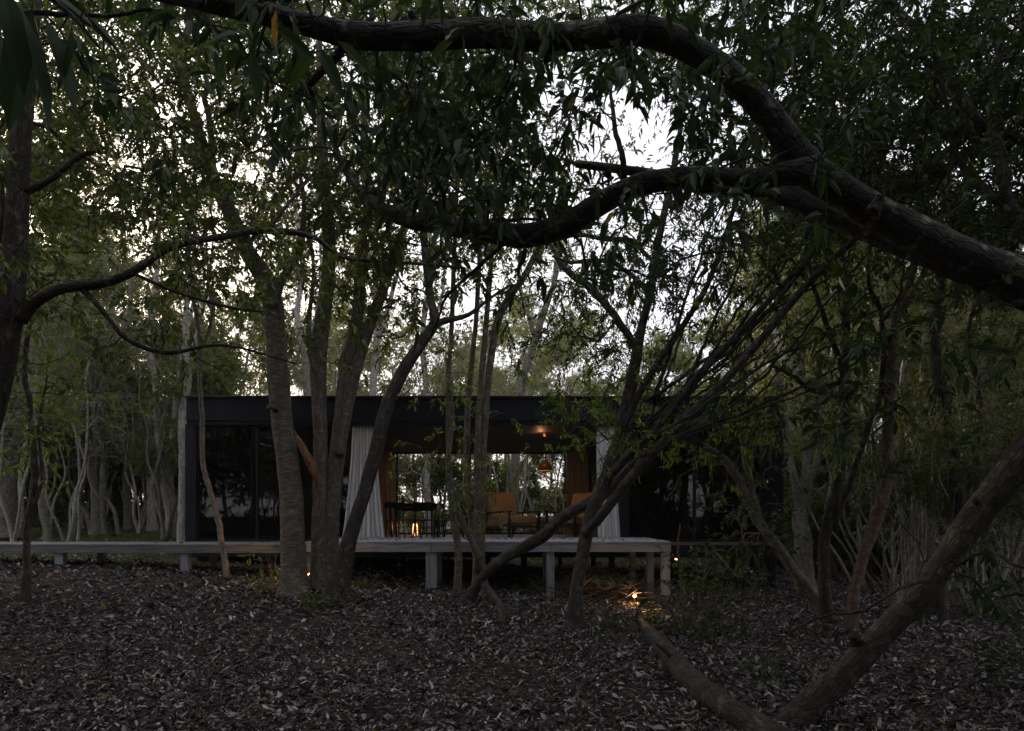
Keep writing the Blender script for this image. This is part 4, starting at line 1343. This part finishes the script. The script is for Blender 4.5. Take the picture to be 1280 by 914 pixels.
    simple(116, 'arching_tree', 'crooked mossy stem arching left in front of the right dark windows',
           [[(1036, 0, 9.2, 14), (1018, 742, 9.1, 13), (988, 705, 9.0, 13), (962, 668, 9.0, 12), (940, 630, 9, 12), (925, 600, 9, 11), (908, 575, 9, 10), (880, 558, 9, 8), (850, 548, 9, 6), (835, 530, 9, 4)],
            [(945, 640, 9, 9), (934, 590, 9, 8), (928, 555, 9, 6), (930, 500, 9, 5), (925, 440, 9, 4)],
            [(950, 650, 9, 8), (938, 600, 9.1, 6), (945, 560, 9.1, 5), (960, 510, 9.1, 4)]], 'grey', 'dark',
           [(870, 1010, 480, 570, 8, 9.4, 26), (850, 980, 560, 690, 8.4, 9.4, 20)], llen=.1, lwid=.04, det=1, per=6)
    simple(117, 'thin_stem_tree', 'thin pale stem bowed before the left windows of the house',
           [[(284, 0, 10.5, 7), (276, 668, 10.5, 7), (262, 615, 10.5, 6.5), (252, 570, 10.5, 6), (250, 500, 10.5, 5.5), (247, 430, 10.5, 5), (240, 365, 10.5, 5), (236, 300, 10.5, 4), (245, 220, 10.5, 3)],
            [(247, 440, 10.5, 4), (262, 410, 10.5, 4), (266, 370, 10.5, 3)]], 'grey', 'mid',
           [(200, 300, 260, 350, 9.8, 11.5, 18)])
    simple(118, 'dark_sapling', 'thin dark sapling standing in the litter at the far left',
           [[(33, 0, 8.5, 12), (36, 715, 8.5, 9), (34, 660, 8.5, 8), (44, 600, 8.5, 8), (42, 520, 8.5, 7), (36, 450, 8.5, 6), (40, 380, 8.5, 4)],
            [(40, 640, 8.5, 5), (52, 600, 8.5, 4), (48, 540, 8.5, 4), (60, 470, 8.5, 2)]], 'dark', 'bright',
           [(20, 140, 520, 640, 8, 9.5, 14), (-20, 120, 380, 500, 8, 9.5, 20)], llen=.11, lwid=.035, det=1, per=6)
    simple(119, 'crooked_tree', 'two crooked dark boughs hooking down from the upper right corner',
           [[(1345, 0, 5.5, 26), (1345, 600, 5.5, 22), (1335, 420, 5.5, 20), (1300, 320, 5.5, 18), (1262, 265, 5.5, 15), (1247, 215, 5.5, 14), (1240, 180, 5.5, 14), (1215, 145, 5.5, 12), (1192, 100, 5.5, 12), (1165, 52, 5.5, 10), (1125, 10, 5.5, 8), (1080, -40, 5.5, 5)],
            [(1270, 275, 5.5, 9), (1225, 240, 5.6, 8), (1200, 200, 5.7, 7), (1185, 140, 5.7, 6), (1170, 80, 5.7, 5), (1165, 10, 5.7, 4)],
            [(1245, 195, 5.5, 6), (1248, 120, 5.4, 5), (1240, 40, 5.4, 4)],
            [(1190, 100, 5.5, 6), (1150, 70, 5.6, 5), (1110, 75, 5.7, 3)]], 'dark', 'dark',
           [(1000, 1320, -100, 120, 4.6, 8, 130), (1180, 1330, 100, 300, 4.8, 7, 50), (950, 1100, 60, 230, 5.5, 8, 40)], llen=.10, lwid=.028, per=9, reach=.34)
    simple(120, 'dark_trunk_tree', 'rough dark trunk leaning left in the right thicket below the leafy sprays',
           [[(1172, 0, 9.5, 20), (1178, 720, 9.5, 17), (1196, 660, 9.5, 16), (1196, 600, 9.5, 15), (1188, 540, 9.5, 15), (1176, 480, 9.5, 14), (1168, 400, 9.6, 12), (1180, 300, 9.6, 8), (1190, 180, 9.6, 5)],
            [(1196, 640, 9.5, 8), (1222, 580, 9.5, 7), (1228, 500, 9.5, 7), (1215, 420, 9.4, 6), (1232, 340, 9.4, 5), (1240, 240, 9.3, 4)]], 'dark', 'dark',
           [(1110, 1330, 80, 330, 8.6, 11, 90), (1200, 1330, 480, 640, 8.6, 10.5, 16)])
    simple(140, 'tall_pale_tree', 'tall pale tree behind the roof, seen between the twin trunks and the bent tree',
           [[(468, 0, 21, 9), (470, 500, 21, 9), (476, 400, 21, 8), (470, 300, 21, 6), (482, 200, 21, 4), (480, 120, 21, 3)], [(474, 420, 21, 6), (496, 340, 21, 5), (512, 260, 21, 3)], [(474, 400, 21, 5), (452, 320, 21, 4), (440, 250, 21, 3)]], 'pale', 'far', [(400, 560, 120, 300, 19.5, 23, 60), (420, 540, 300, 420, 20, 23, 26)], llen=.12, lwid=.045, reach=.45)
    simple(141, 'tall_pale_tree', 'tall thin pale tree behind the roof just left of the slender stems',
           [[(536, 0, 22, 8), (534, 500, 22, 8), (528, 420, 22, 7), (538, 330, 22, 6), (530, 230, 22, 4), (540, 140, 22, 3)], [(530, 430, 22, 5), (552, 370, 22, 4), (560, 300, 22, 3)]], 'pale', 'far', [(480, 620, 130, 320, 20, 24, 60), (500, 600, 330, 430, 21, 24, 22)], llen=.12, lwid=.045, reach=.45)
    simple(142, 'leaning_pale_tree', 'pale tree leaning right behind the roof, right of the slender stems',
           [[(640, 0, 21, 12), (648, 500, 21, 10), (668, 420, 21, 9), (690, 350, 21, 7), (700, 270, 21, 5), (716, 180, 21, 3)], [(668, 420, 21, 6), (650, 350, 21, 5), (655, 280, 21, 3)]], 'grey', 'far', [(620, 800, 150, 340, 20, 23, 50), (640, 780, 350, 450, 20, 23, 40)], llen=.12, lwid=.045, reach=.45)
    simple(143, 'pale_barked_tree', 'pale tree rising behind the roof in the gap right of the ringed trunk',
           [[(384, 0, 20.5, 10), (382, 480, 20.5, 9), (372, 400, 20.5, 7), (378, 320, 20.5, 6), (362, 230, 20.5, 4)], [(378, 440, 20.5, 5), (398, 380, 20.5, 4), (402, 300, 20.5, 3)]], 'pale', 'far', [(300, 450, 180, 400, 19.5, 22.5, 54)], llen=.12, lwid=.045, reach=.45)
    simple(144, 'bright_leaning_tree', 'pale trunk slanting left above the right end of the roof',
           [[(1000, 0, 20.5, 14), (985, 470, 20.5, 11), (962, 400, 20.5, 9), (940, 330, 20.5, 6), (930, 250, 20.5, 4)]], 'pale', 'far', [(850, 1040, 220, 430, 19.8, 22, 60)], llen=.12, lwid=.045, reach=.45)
    simple(130, 'forked_pale_tree', 'pale forked trunk standing just left of the house corner',
           [[(212, 0, 17, 17), (214, 640, 17, 14), (207, 605, 17, 15), (209, 574, 17, 13), (197, 545, 17, 8), (196, 490, 17, 7), (190, 420, 17, 6), (196, 340, 17, 5), (190, 250, 17, 3)],
            [(209, 578, 17, 8), (217, 537, 17, 7), (222, 480, 17, 6), (232, 420, 17, 5), (248, 360, 17, 4)]], 'pale', 'far', [(150, 280, 160, 320, 16, 19, 22)], group=None)
    simple(131, 'pale_tree', 'pale stem rising close against the left corner of the house',
           [[(228, 0, 16, 12), (227, 620, 16, 11), (229, 560, 16, 10), (228, 520, 16, 9), (236, 470, 16, 8), (232, 400, 16, 7), (240, 330, 16, 5), (244, 250, 16, 3)],
            [(231, 480, 16, 5), (246, 420, 16, 5), (262, 350, 16, 4), (266, 290, 16, 2)]], 'pale', 'far', [(190, 330, 180, 330, 15, 18, 26)])
    simple(132, 'straight_pale_tree', 'straight white stem in the left thicket, standing clear above dark bushes',
           [[(191, 0, 19, 11), (189, 600, 19, 10), (190, 500, 19, 9), (190, 420, 19, 8), (195, 350, 19, 6), (200, 260, 19, 4)],
            [(190, 450, 19, 5), (205, 400, 19, 4), (215, 350, 19, 3)]], 'pale', 'far', [(120, 250, 150, 300, 18, 21, 22)])
    simple(133, 'splayed_tree', 'pale tree with stems splayed at its foot in the middle of the left thicket',
           [[(122, 0, 18, 15), (122, 630, 18, 13), (119, 590, 18, 11), (125, 550, 18, 10), (128, 500, 18, 8), (137, 450, 18, 6), (140, 370, 18, 4)],
            [(118, 0, 18, 8), (108, 640, 18, 7), (92, 625, 18, 5), (84, 600, 18, 3)],
            [(132, 0, 18, 9), (128, 640, 18, 8), (130, 570, 18, 8), (118, 520, 18, 6), (112, 450, 18, 4), (104, 380, 18, 3)],
            [(150, 0, 18, 5), (142, 640, 18, 5), (128, 618, 18, 4)]], 'grey', 'far', [(60, 200, 200, 350, 17, 20, 26)])
    simple(134, 'thin_pale_tree', 'thin pale stem leaning left at the left end of the boardwalk',
           [[(62, 0, 15, 10), (56, 640, 15, 9), (50, 590, 15, 8), (48, 537, 15, 7), (40, 460, 15, 6), (44, 380, 15, 4)]], 'grey', 'mid', [(-20, 110, 220, 370, 14, 17, 22)])
    simple(135, 'broad_trunk_tree', 'broad greyish trunk low in the thicket at the left edge of the view',
           [[(10, 0, 17, 40), (8, 640, 17, 30), (4, 600, 17, 26), (-2, 540, 17, 22), (0, 460, 17, 18), (-10, 340, 17, 12), (-20, 200, 17, 8)],
            [(5, 600, 17, 14), (22, 560, 17, 12), (26, 500, 17, 10), (34, 430, 17, 8), (30, 330, 17, 5)]], 'grey', 'mid', [(-80, 90, 120, 340, 15, 20, 44)])
    simple(136, 'slim_grey_tree', 'slim grey trunk between the splayed pale tree and the straight white stem',
           [[(160, 0, 20, 10), (158, 600, 20, 9), (163, 520, 20, 8), (158, 440, 20, 7), (166, 340, 20, 4)]], 'grey', 'far', [(120, 220, 200, 330, 19, 22, 20)])
    simple(137, 'bushy_trunk_tree', 'thick fluted pale trunk in the right thicket behind the forked dark trunk',
           [[(1160, 0, 13, 26), (1156, 660, 13, 20), (1150, 600, 13, 19), (1142, 540, 13, 18), (1126, 470, 13, 16), (1120, 400, 13, 13), (1108, 300, 13, 9)],
            [(1144, 560, 13, 10), (1160, 500, 13, 9), (1158, 420, 13, 7), (1170, 330, 13, 5)]], 'grey', 'mid', [(1040, 1230, 180, 420, 12, 15, 70)])
    simple(138, 'thin_grey_tree', 'thin pale stems bundled right of the slim reddish trunk',
           [[(1140, 0, 11, 7), (1142, 650, 11, 6), (1138, 560, 11, 6), (1130, 480, 11, 5), (1138, 400, 11, 4), (1140, 320, 11, 3)],
            [(1150, 0, 11.2, 6), (1155, 650, 11.2, 6), (1148, 560, 11.2, 5), (1152, 470, 11.2, 5), (1160, 380, 11.2, 3)],
            [(1128, 0, 10.9, 6), (1128, 660, 10.9, 5), (1118, 590, 10.9, 5), (1112, 520, 10.9, 4), (1102, 440, 10.9, 3)]], 'pale', 'mid', [(1080, 1200, 240, 420, 10, 12.5, 36)])
    # leafy low shoots in front of the right windows and the post
    simple(121, 'broadleaf_sapling', 'low broad leaved sapling at the foot of the deck end post',
           [[(858, 0, 8.2, 4), (852, 740, 8.2, 3.5), (848, 690, 8.2, 3), (850, 655, 8.2, 2)], [(862, 0, 8.3, 4), (876, 745, 8.3, 3), (884, 700, 8.3, 2)], [(850, 0, 8.1, 3), (838, 760, 8.1, 3), (822, 745, 8.1, 2)]], 'brown', 'dark',
           [(815, 910, 660, 790, 7.8, 8.8, 16)], llen=.12, lwid=.045, det=1, per=5, reach=.22)


right_side()

# ------------------------------------------------------------------ forest behind: a few kinds, then copies
def proto(seed, name, H, n_stem, lean, r0, crown, nT, bark, leaf, per, llen, lwid, reach=.5, spread=2.2, wander=.1, tip=.006, gravity=.15, clumps=12, curved=.25, rise=.12):
    t = Tree(seed); t.tip = tip; t.tsides = 4
    r = t.r
    tops = []
    for k in range(n_stem):
        a = r.uniform(0, 6.28); d = np.array([math.cos(a), math.sin(a)]) * lean * H * r.uniform(.4, 1.2)
        h = H * r.uniform(.75, 1.0) * .92
        b = r.normal(0, .08 * (n_stem > 1), 2)
        pts = []
        bend = r.normal(0, curved, (2,))
        for i, f in enumerate(np.linspace(0, 1, 9)):
            o = b + d * f ** 1.2 + bend * math.sin(f * math.pi) + r.normal(0, curved * .22, 2) * (f > 0)
            pts.append([o[0], o[1], -.15 + h * f, r0 * (1 - .82 * f) * r.uniform(.9, 1.1) * (1 if k == 0 else .7)])
        p = t.stem(pts, sides=9, step=.3, rough=.05, flare=.2, nodes=(crown[0] * .8, 1))
        tops.append(p)
    lo, hi = crown[0] * H, crown[1] * H
    cz = r.uniform(lo, hi, clumps)
    C = []
    for z in cz:
        p = tops[r.integers(0, n_stem)]
        q = p[int(min(max(z / (H * .92), .1), .98) * (len(p) - 1))]
        a = r.uniform(0, 6.28); f = (z - lo) / max(hi - lo, .1)
        w = spread * (.45 + .55 * math.sin(math.pi * min(.92, .2 + .7 * f))) * r.uniform(.25, 1)
        C.append([q[0] + math.cos(a) * w, q[1] + math.sin(a) * w, z])
    C = np.array(C)
    nT = int(nT * 1.6)
    k = r.integers(0, clumps, nT)
    T = C[k] + r.normal(0, 1, (nT, 3)) * np.array([.55, .55, .4]) * spread * .33
    T[:, 2] = np.maximum(T[:, 2], .3)
    t.grow(T, seg=.35, wander=wander, rise=rise)
    t.sprays('L', int(per * 1.8), reach, llen, lwid, 0, gravity=gravity, subs=3)
    return t.build(name, '', 'tree', bark, leaf, (0, 0, 0))


protos = {
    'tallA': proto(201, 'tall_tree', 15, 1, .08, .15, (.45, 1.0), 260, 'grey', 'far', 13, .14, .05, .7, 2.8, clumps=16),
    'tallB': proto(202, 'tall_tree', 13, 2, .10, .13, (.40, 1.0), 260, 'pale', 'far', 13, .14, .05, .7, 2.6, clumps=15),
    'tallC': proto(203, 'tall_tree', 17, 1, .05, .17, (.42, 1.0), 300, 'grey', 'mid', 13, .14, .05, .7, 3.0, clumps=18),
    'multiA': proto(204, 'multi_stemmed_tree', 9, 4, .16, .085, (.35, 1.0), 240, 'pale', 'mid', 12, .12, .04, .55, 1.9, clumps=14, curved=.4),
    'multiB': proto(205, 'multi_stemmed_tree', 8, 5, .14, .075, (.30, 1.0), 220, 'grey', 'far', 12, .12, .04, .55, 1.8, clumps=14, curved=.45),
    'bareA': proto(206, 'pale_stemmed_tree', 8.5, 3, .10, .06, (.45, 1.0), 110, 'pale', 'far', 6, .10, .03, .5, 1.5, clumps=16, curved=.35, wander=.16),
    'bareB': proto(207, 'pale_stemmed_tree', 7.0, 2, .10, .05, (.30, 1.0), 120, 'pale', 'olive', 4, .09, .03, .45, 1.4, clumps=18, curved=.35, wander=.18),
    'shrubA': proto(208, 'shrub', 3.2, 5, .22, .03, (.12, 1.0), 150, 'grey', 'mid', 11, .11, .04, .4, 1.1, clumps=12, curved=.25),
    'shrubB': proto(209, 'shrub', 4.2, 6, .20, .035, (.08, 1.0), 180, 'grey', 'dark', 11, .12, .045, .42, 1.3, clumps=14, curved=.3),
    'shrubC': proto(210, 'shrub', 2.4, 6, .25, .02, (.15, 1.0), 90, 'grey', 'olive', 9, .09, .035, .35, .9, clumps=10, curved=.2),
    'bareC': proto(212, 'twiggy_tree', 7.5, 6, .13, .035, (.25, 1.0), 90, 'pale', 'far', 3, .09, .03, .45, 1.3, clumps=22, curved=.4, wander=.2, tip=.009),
    'thicket': proto(211, 'thin_stemmed_tree', 6.5, 9, .16, .028, (.30, 1.0), 130, 'grey', 'mid', 8, .10, .035, .4, 1.3, clumps=14, curved=.45),
}
for o in list(protos.values()):
    o['_used'] = 0


def place(kind, x, y, sc, label, group, rz=None, tilt=0.0):
    o = protos[kind]
    z = float(ground_h(x, y)) - .02
    rz = random.uniform(0, 6.28) if rz is None else rz
    tl = (random.gauss(0, tilt), random.gauss(0, tilt))
    if not o['_used']:
        o['_used'] = 1
        o.location = (x, y, z); o.rotation_euler = (tl[0], tl[1], rz); o.scale = (sc,) * 3
        o['label'] = label; o['group'] = group
        return o
    c = copy_tree(o, (x, y, z), rz, sc, label, group, tl)
    return c


def band(n, pxr, Yr, kinds, scr, label, group, tilt=.03, mind=1.0):
    pts = []
    tries = 0
    while len(pts) < n and tries < n * 40:
        tries += 1
        Y = random.uniform(*Yr); px = random.uniform(*pxr); x = (px - 640) / F * Y
        if (-8.0 < x < 6.9 and 10.5 < Y < 20.2) or ("close behind" in label and 300 < px < 900):
            continue
        if any(math.hypot(x - a, Y - b) < mind for a, b in pts):
            continue
        pts.append((x, Y))
        place(random.choice(kinds), x, Y, random.uniform(*scr), label, group, tilt=tilt)


# left thicket
band(14, (-60, 225), (19, 26), ['bareA', 'bareB', 'bareC', 'bareC'], (.8, 1.15), 'slender pale trunk in the thicket left of the house', 'slender trees left of the house', .05, 1.1)
band(9, (-120, 225), (14.5, 24), ['thicket', 'multiB'], (.8, 1.1), 'clump of thin grey stems in the thicket left of the house', 'stem clumps left of the house', .06, 1.2)
band(20, (-160, 225), (20.5, 28), ['shrubB', 'shrubA'], (.8, 1.2), 'dark leafy bush under the trees left of the house', 'bushes left of the house', .05, 1.0)
band(10, (-150, 230), (22, 36), ['tallA', 'tallC', 'tallB'], (.75, 1.0), 'tall leafy tree rising behind the thicket left of the house', 'tall trees left of the house', .03, 2.0)
# behind the house
band(16, (235, 760), (21, 27), ['bareA', 'bareB', 'bareC', 'bareC'], (.85, 1.2), 'slender pale tree showing over the roof of the house', 'slender trees behind the house', .05, 1.1)
band(12, (235, 960), (20.8, 26), ['shrubA', 'shrubC', 'shrubB'], (.7, 1.05), 'bush seen through the open room and over the roof behind the house', 'bushes behind the house', .05, 1.0)
band(7, (220, 640), (28, 42), ['tallA', 'tallB'], (.65, .85), 'tall tree standing far behind the left half of the house', 'tall trees behind the left half', .03, 2.0)
band(8, (640, 1000), (23, 38), ['tallA', 'tallC', 'multiB'], (.65, .9), 'tall tree standing far behind the right half of the house', 'tall trees behind the right half', .03, 2.0)
# right thicket
band(16, (985, 1380), (12.5, 22), ['thicket', 'multiB', 'bareA', 'bareC', 'bareC'], (.8, 1.15), 'thin grey tree in the shady thicket right of the house', 'slender trees right of the house', .07, .9)
band(15, (985, 1400), (14, 24), ['shrubA', 'shrubB'], (.8, 1.2), 'dark leafy bush in the shady thicket right of the house', 'bushes right of the house', .05, 1.0)
band(12, (960, 1420), (18, 34), ['tallA', 'tallC', 'multiB'], (.7, 1.0), 'tall tree closing the view behind the right thicket', 'tall trees right of the house', .03, 1.8)
band(6, (470, 640), (25, 34), ['shrubB', 'shrubA', 'multiB'], (.8, 1.2), 'leafy bush closing the view through the open room', 'bushes beyond the open room', .05, 1.0)
band(9, (-60, 1150), (20.3, 25), ['tallB', 'tallA', 'tallC'], (.72, .95), 'tall slim tree close behind the house, its crown filling the sky above', 'tall trees close behind the house', .04, 1.6)
band(16, (1120, 1330), (9.5, 15), ['bareC', 'bareB', 'thicket'], (.6, .95), 'tangle of thin bare stems at the right edge of the clearing', 'stem tangles at the right edge', .09, .6)
band(9, (-120, 215), (14.5, 20), ['bareB', 'bareA'], (.7, 1.0), 'thin white twiggy tree just beyond the boardwalk on the left', 'white twiggy trees beyond the boardwalk', .06, 1.0)
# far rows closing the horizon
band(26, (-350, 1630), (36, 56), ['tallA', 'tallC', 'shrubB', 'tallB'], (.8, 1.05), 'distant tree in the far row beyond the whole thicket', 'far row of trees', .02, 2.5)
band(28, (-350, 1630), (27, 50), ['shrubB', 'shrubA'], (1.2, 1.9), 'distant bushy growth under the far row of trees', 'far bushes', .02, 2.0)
# unseen trees around the viewer, added for shade and for the window reflections
for x, y, k, s_ in ((-7, 2, 'tallC', .7), (8, 1, 'tallA', .75), (-4, -5, 'tallA', .8), (4, -5, 'tallC', .8), (0, -10, 'tallB', .9), (-9, -6, 'tallC', .8), (10, -7, 'tallC', .85), (-12, 8, 'tallA', .8), (11, 9, 'tallC', .7), (-5, -14, 'shrubB', 1.6), (5, -13, 'shrubB', 1.5), (1, -16, 'tallC', .8),
                    (-3, -1.5, 'tallB', .72), (3.2, -1.2, 'tallA', .7), (.3, -3.6, 'tallC', .72), (6, 2.2, 'tallC', .62), (-6.2, 3.4, 'tallA', .62),
                    (-7, -11, 'shrubB', 1.9), (7, -11, 'shrubB', 1.9), (0, -12, 'multiB', 1.0), (-10, -2, 'multiB', 1.1), (11, -1, 'multiB', 1.1), (-13, -8, 'shrubB', 2.0), (13, -8, 'shrubB', 2.0),
                    (7.6, 5.4, 'tallC', .62), (9.5, 8.2, 'tallB', .7), (-8.2, 6.2, 'tallC', .6), (-16, 3, 'tallC', .9), (16, 3, 'tallC', .9), (-11, -14, 'tallC', .9), (11, -14, 'tallB', .9), (5, -18, 'tallB', 1.0), (-5, -19, 'tallC', .9), (-3, -9, 'multiA', .9), (4, -9.5, 'multiB', .9),
                    (-14, -2, 'shrubB', 1.8), (14, -3, 'shrubB', 1.8), (-17, -12, 'tallB', 1.), (17, -12, 'tallA', 1.), (0, -21, 'shrubB', 2.4), (-9, -18, 'shrubB', 2.4), (9, -19, 'shrubB', 2.4), (14, -20, 'shrubB', 2.8), (19, -19, 'shrubB', 2.8), (-15, -20, 'shrubB', 2.8), (4, -25, 'shrubB', 3), (10, -25, 'shrubB', 3), (-4, -26, 'shrubB', 3), (18, -8, 'shrubB', 2.6), (-20, -6, 'shrubB', 2.6)):
    place(k, x, y, s_, 'unseen tree added on the viewer side for shade and for reflections in the dark windows', 'unseen trees added around the clearing', tilt=.03)

# ------------------------------------------------------------------ low plants and the twig pile
def tuft(seed, x, y, h, n, label, leaf='bright', llen=.09, lwid=.03, name='small_plant'):
    t = Tree(seed); t.tip = .002; t.tsides = 4
    g = float(ground_h(x, y))
    for k in range(3):
        a = t.r.uniform(0, 6.28)
        t.stem([[x, y, g - .03, .004], [x + .04 * math.cos(a), y + .04 * math.sin(a), g + h * .5, .003], [x + .12 * math.cos(a), y + .12 * math.sin(a), g + h, .002]], sides=5, step=.05, nodes=(.1, 1))
    T = np.stack([t.r.normal(x, h * .45, n), t.r.normal(y, h * .45, n), g + t.r.uniform(.1, 1.0, n) * h], 1)
    t.grow(T, seg=.06, wander=.1, rise=.1)
    t.sprays('L', 5, h * .35 + .03, llen, lwid, 1, gravity=.2, subs=2)
    return t.build(name, label, 'plant', 'brown', leaf, (x, y, g), 'low plants on the forest floor')


def at_px(px, py):
    Y = gy(px, py); return (px - 640) / F * Y, Y


x_ = (341 - 640) / F * 10.35
tuft(290, x_, 10.35, .55, 10, 'small plant glowing orange in the spotlight left of the ringed trunk', 'olive', .13, .05)
for i, (px, py, h, n, lab, lf, ll, lw) in enumerate((
        (338, 745, .28, 12, 'low leafy plant at the left foot of the ringed trunk', 'mid', .08, .028),
        (395, 762, .25, 16, 'low green plant at the foot of the twin trunks', 'mid', .08, .03),
        (432, 750, .22, 12, 'small plant at the foot of the dark leaning trunk', 'mid', .07, .028),
        (455, 735, .22, 8, 'sprig of green leaves in front of the dark space under the deck', 'bright', .08, .03),
        (500, 738, .15, 5, 'tiny seedling between the dark leaning trunk and the deck post', 'mid', .07, .03),
        (655, 748, .2, 12, 'low scruffy plant before the twig pile beside the slender stems', 'dark', .08, .03),
        (770, 790, .3, 14, 'wispy plant right of the foot of the fan shaped tree', 'dark', .10, .02),
        (950, 735, .35, 14, 'dark low plant beneath the right end of the house', 'dark', .10, .035),
        (890, 740, .4, 14, 'leafy plant beside the last black support of the house', 'mid', .11, .04),
        (960, 850, .2, 10, 'faint low plant in the litter right of the fallen log', 'dark', .08, .02),
        (150, 712, .14, 6, 'weed near the boardwalk left of the house', 'mid', .07, .025),
        (180, 700, .2, 7, 'weed on the grassy rise beyond the boardwalk', 'mid', .07, .025),
        (35, 705, .2, 8, 'weed under the boardwalk at the far left', 'mid', .07, .025),
        (860, 800, .35, 18, 'straggling plant growing over the tip of the fallen log', 'dark', .11, .02),
        (1230, 770, .5, 22, 'dark fern like plant at the foot of the right thicket', 'dark', .14, .03))):
    x, y = at_px(px, py)
    tuft(300 + i, x, y, h, n, lab, lf, ll, lw)


def twig_pile():
    r = np.random.default_rng(31)
    m = 420
    cx, cy_ = float(P(745, 0, 11.6)[0]), 11.6
    K = 6
    t = np.linspace(-.5, .5, K)[None, :, None]
    c = np.stack([r.normal(cx, .55, m), r.normal(cy_, .4, m), np.zeros(m)], 1)
    c[:, 2] = ground_h(c[:, 0], c[:, 1]) + .02 + r.random(m) * .42 * np.exp(-((c[:, 0] - cx) / .8) ** 2)
    a = r.normal(.5, .9, m); el = r.normal(0, .3, m)
    d = np.stack([np.cos(a) * np.cos(el), np.sin(a) * np.cos(el), np.sin(el)], 1) * r.uniform(.35, 1.2, (m, 1))
    q = c[:, None, :] + d[:, None, :] * t + r.normal(0, .02, (m, 1, 3)) * np.sin(np.pi * (t + .5)) * 3
    q[:, :, 2] = np.maximum(q[:, :, 2], ground_h(q[:, :, 0], q[:, :, 1]) + .01)
    V, Fc, bk = tubes_batch(q, np.repeat(r.uniform(.003, .011, (m, 1)), K, 1), 5)
    o = mesh_np('twig_pile', V, Fc, BARK['brown'], bk=bk, smooth_=True)
    tag(o, 'heap of dead sticks piled under the right end of the deck', 'twig pile', kind='stuff')


twig_pile()


def fallen_on_boards():
    r = np.random.default_rng(41)
    P_ = []
    for x0, x1, y0, y1, z, n in ((dx(385), dx(837), DY + .02, HY0 - .4, DZ + .004, 220), (-11, dx(382), DY + .05, DY + 1.0, WZ + .004, 120), (X0, X1, HY0 - .3, HY1, hz(497) + .004, 700)):
        P_.append(np.stack([r.uniform(x0, x1, n), r.uniform(y0, y1, n), np.full(n, z) + r.exponential(.006, n)], 1))
    p = np.concatenate(P_); n = len(p); a = r.uniform(0, 6.28, n)
    ln = .065 * r.uniform(.5, 1.4, n)
    V, Fc, rn = leaf_arrays(p, np.stack([np.cos(a), np.sin(a), np.full(n, .08)], 1), ln, ln * .38, r, 0, .35, -.05)
    o = mesh_np('fallen_leaves', V, Fc, LEAF['lit'], rnd=rn)
    tag(o, 'dry leaves fallen on the deck, the boardwalk and the flat roof', 'fallen leaves', kind='stuff')


fallen_on_boards()

for o in protos.values():
    if not o['_used']:
        for c in list(o.children):
            bpy.data.objects.remove(c)
        bpy.data.objects.remove(o)
for o in scene.objects:
    if '_used' in o:
        del o['_used']
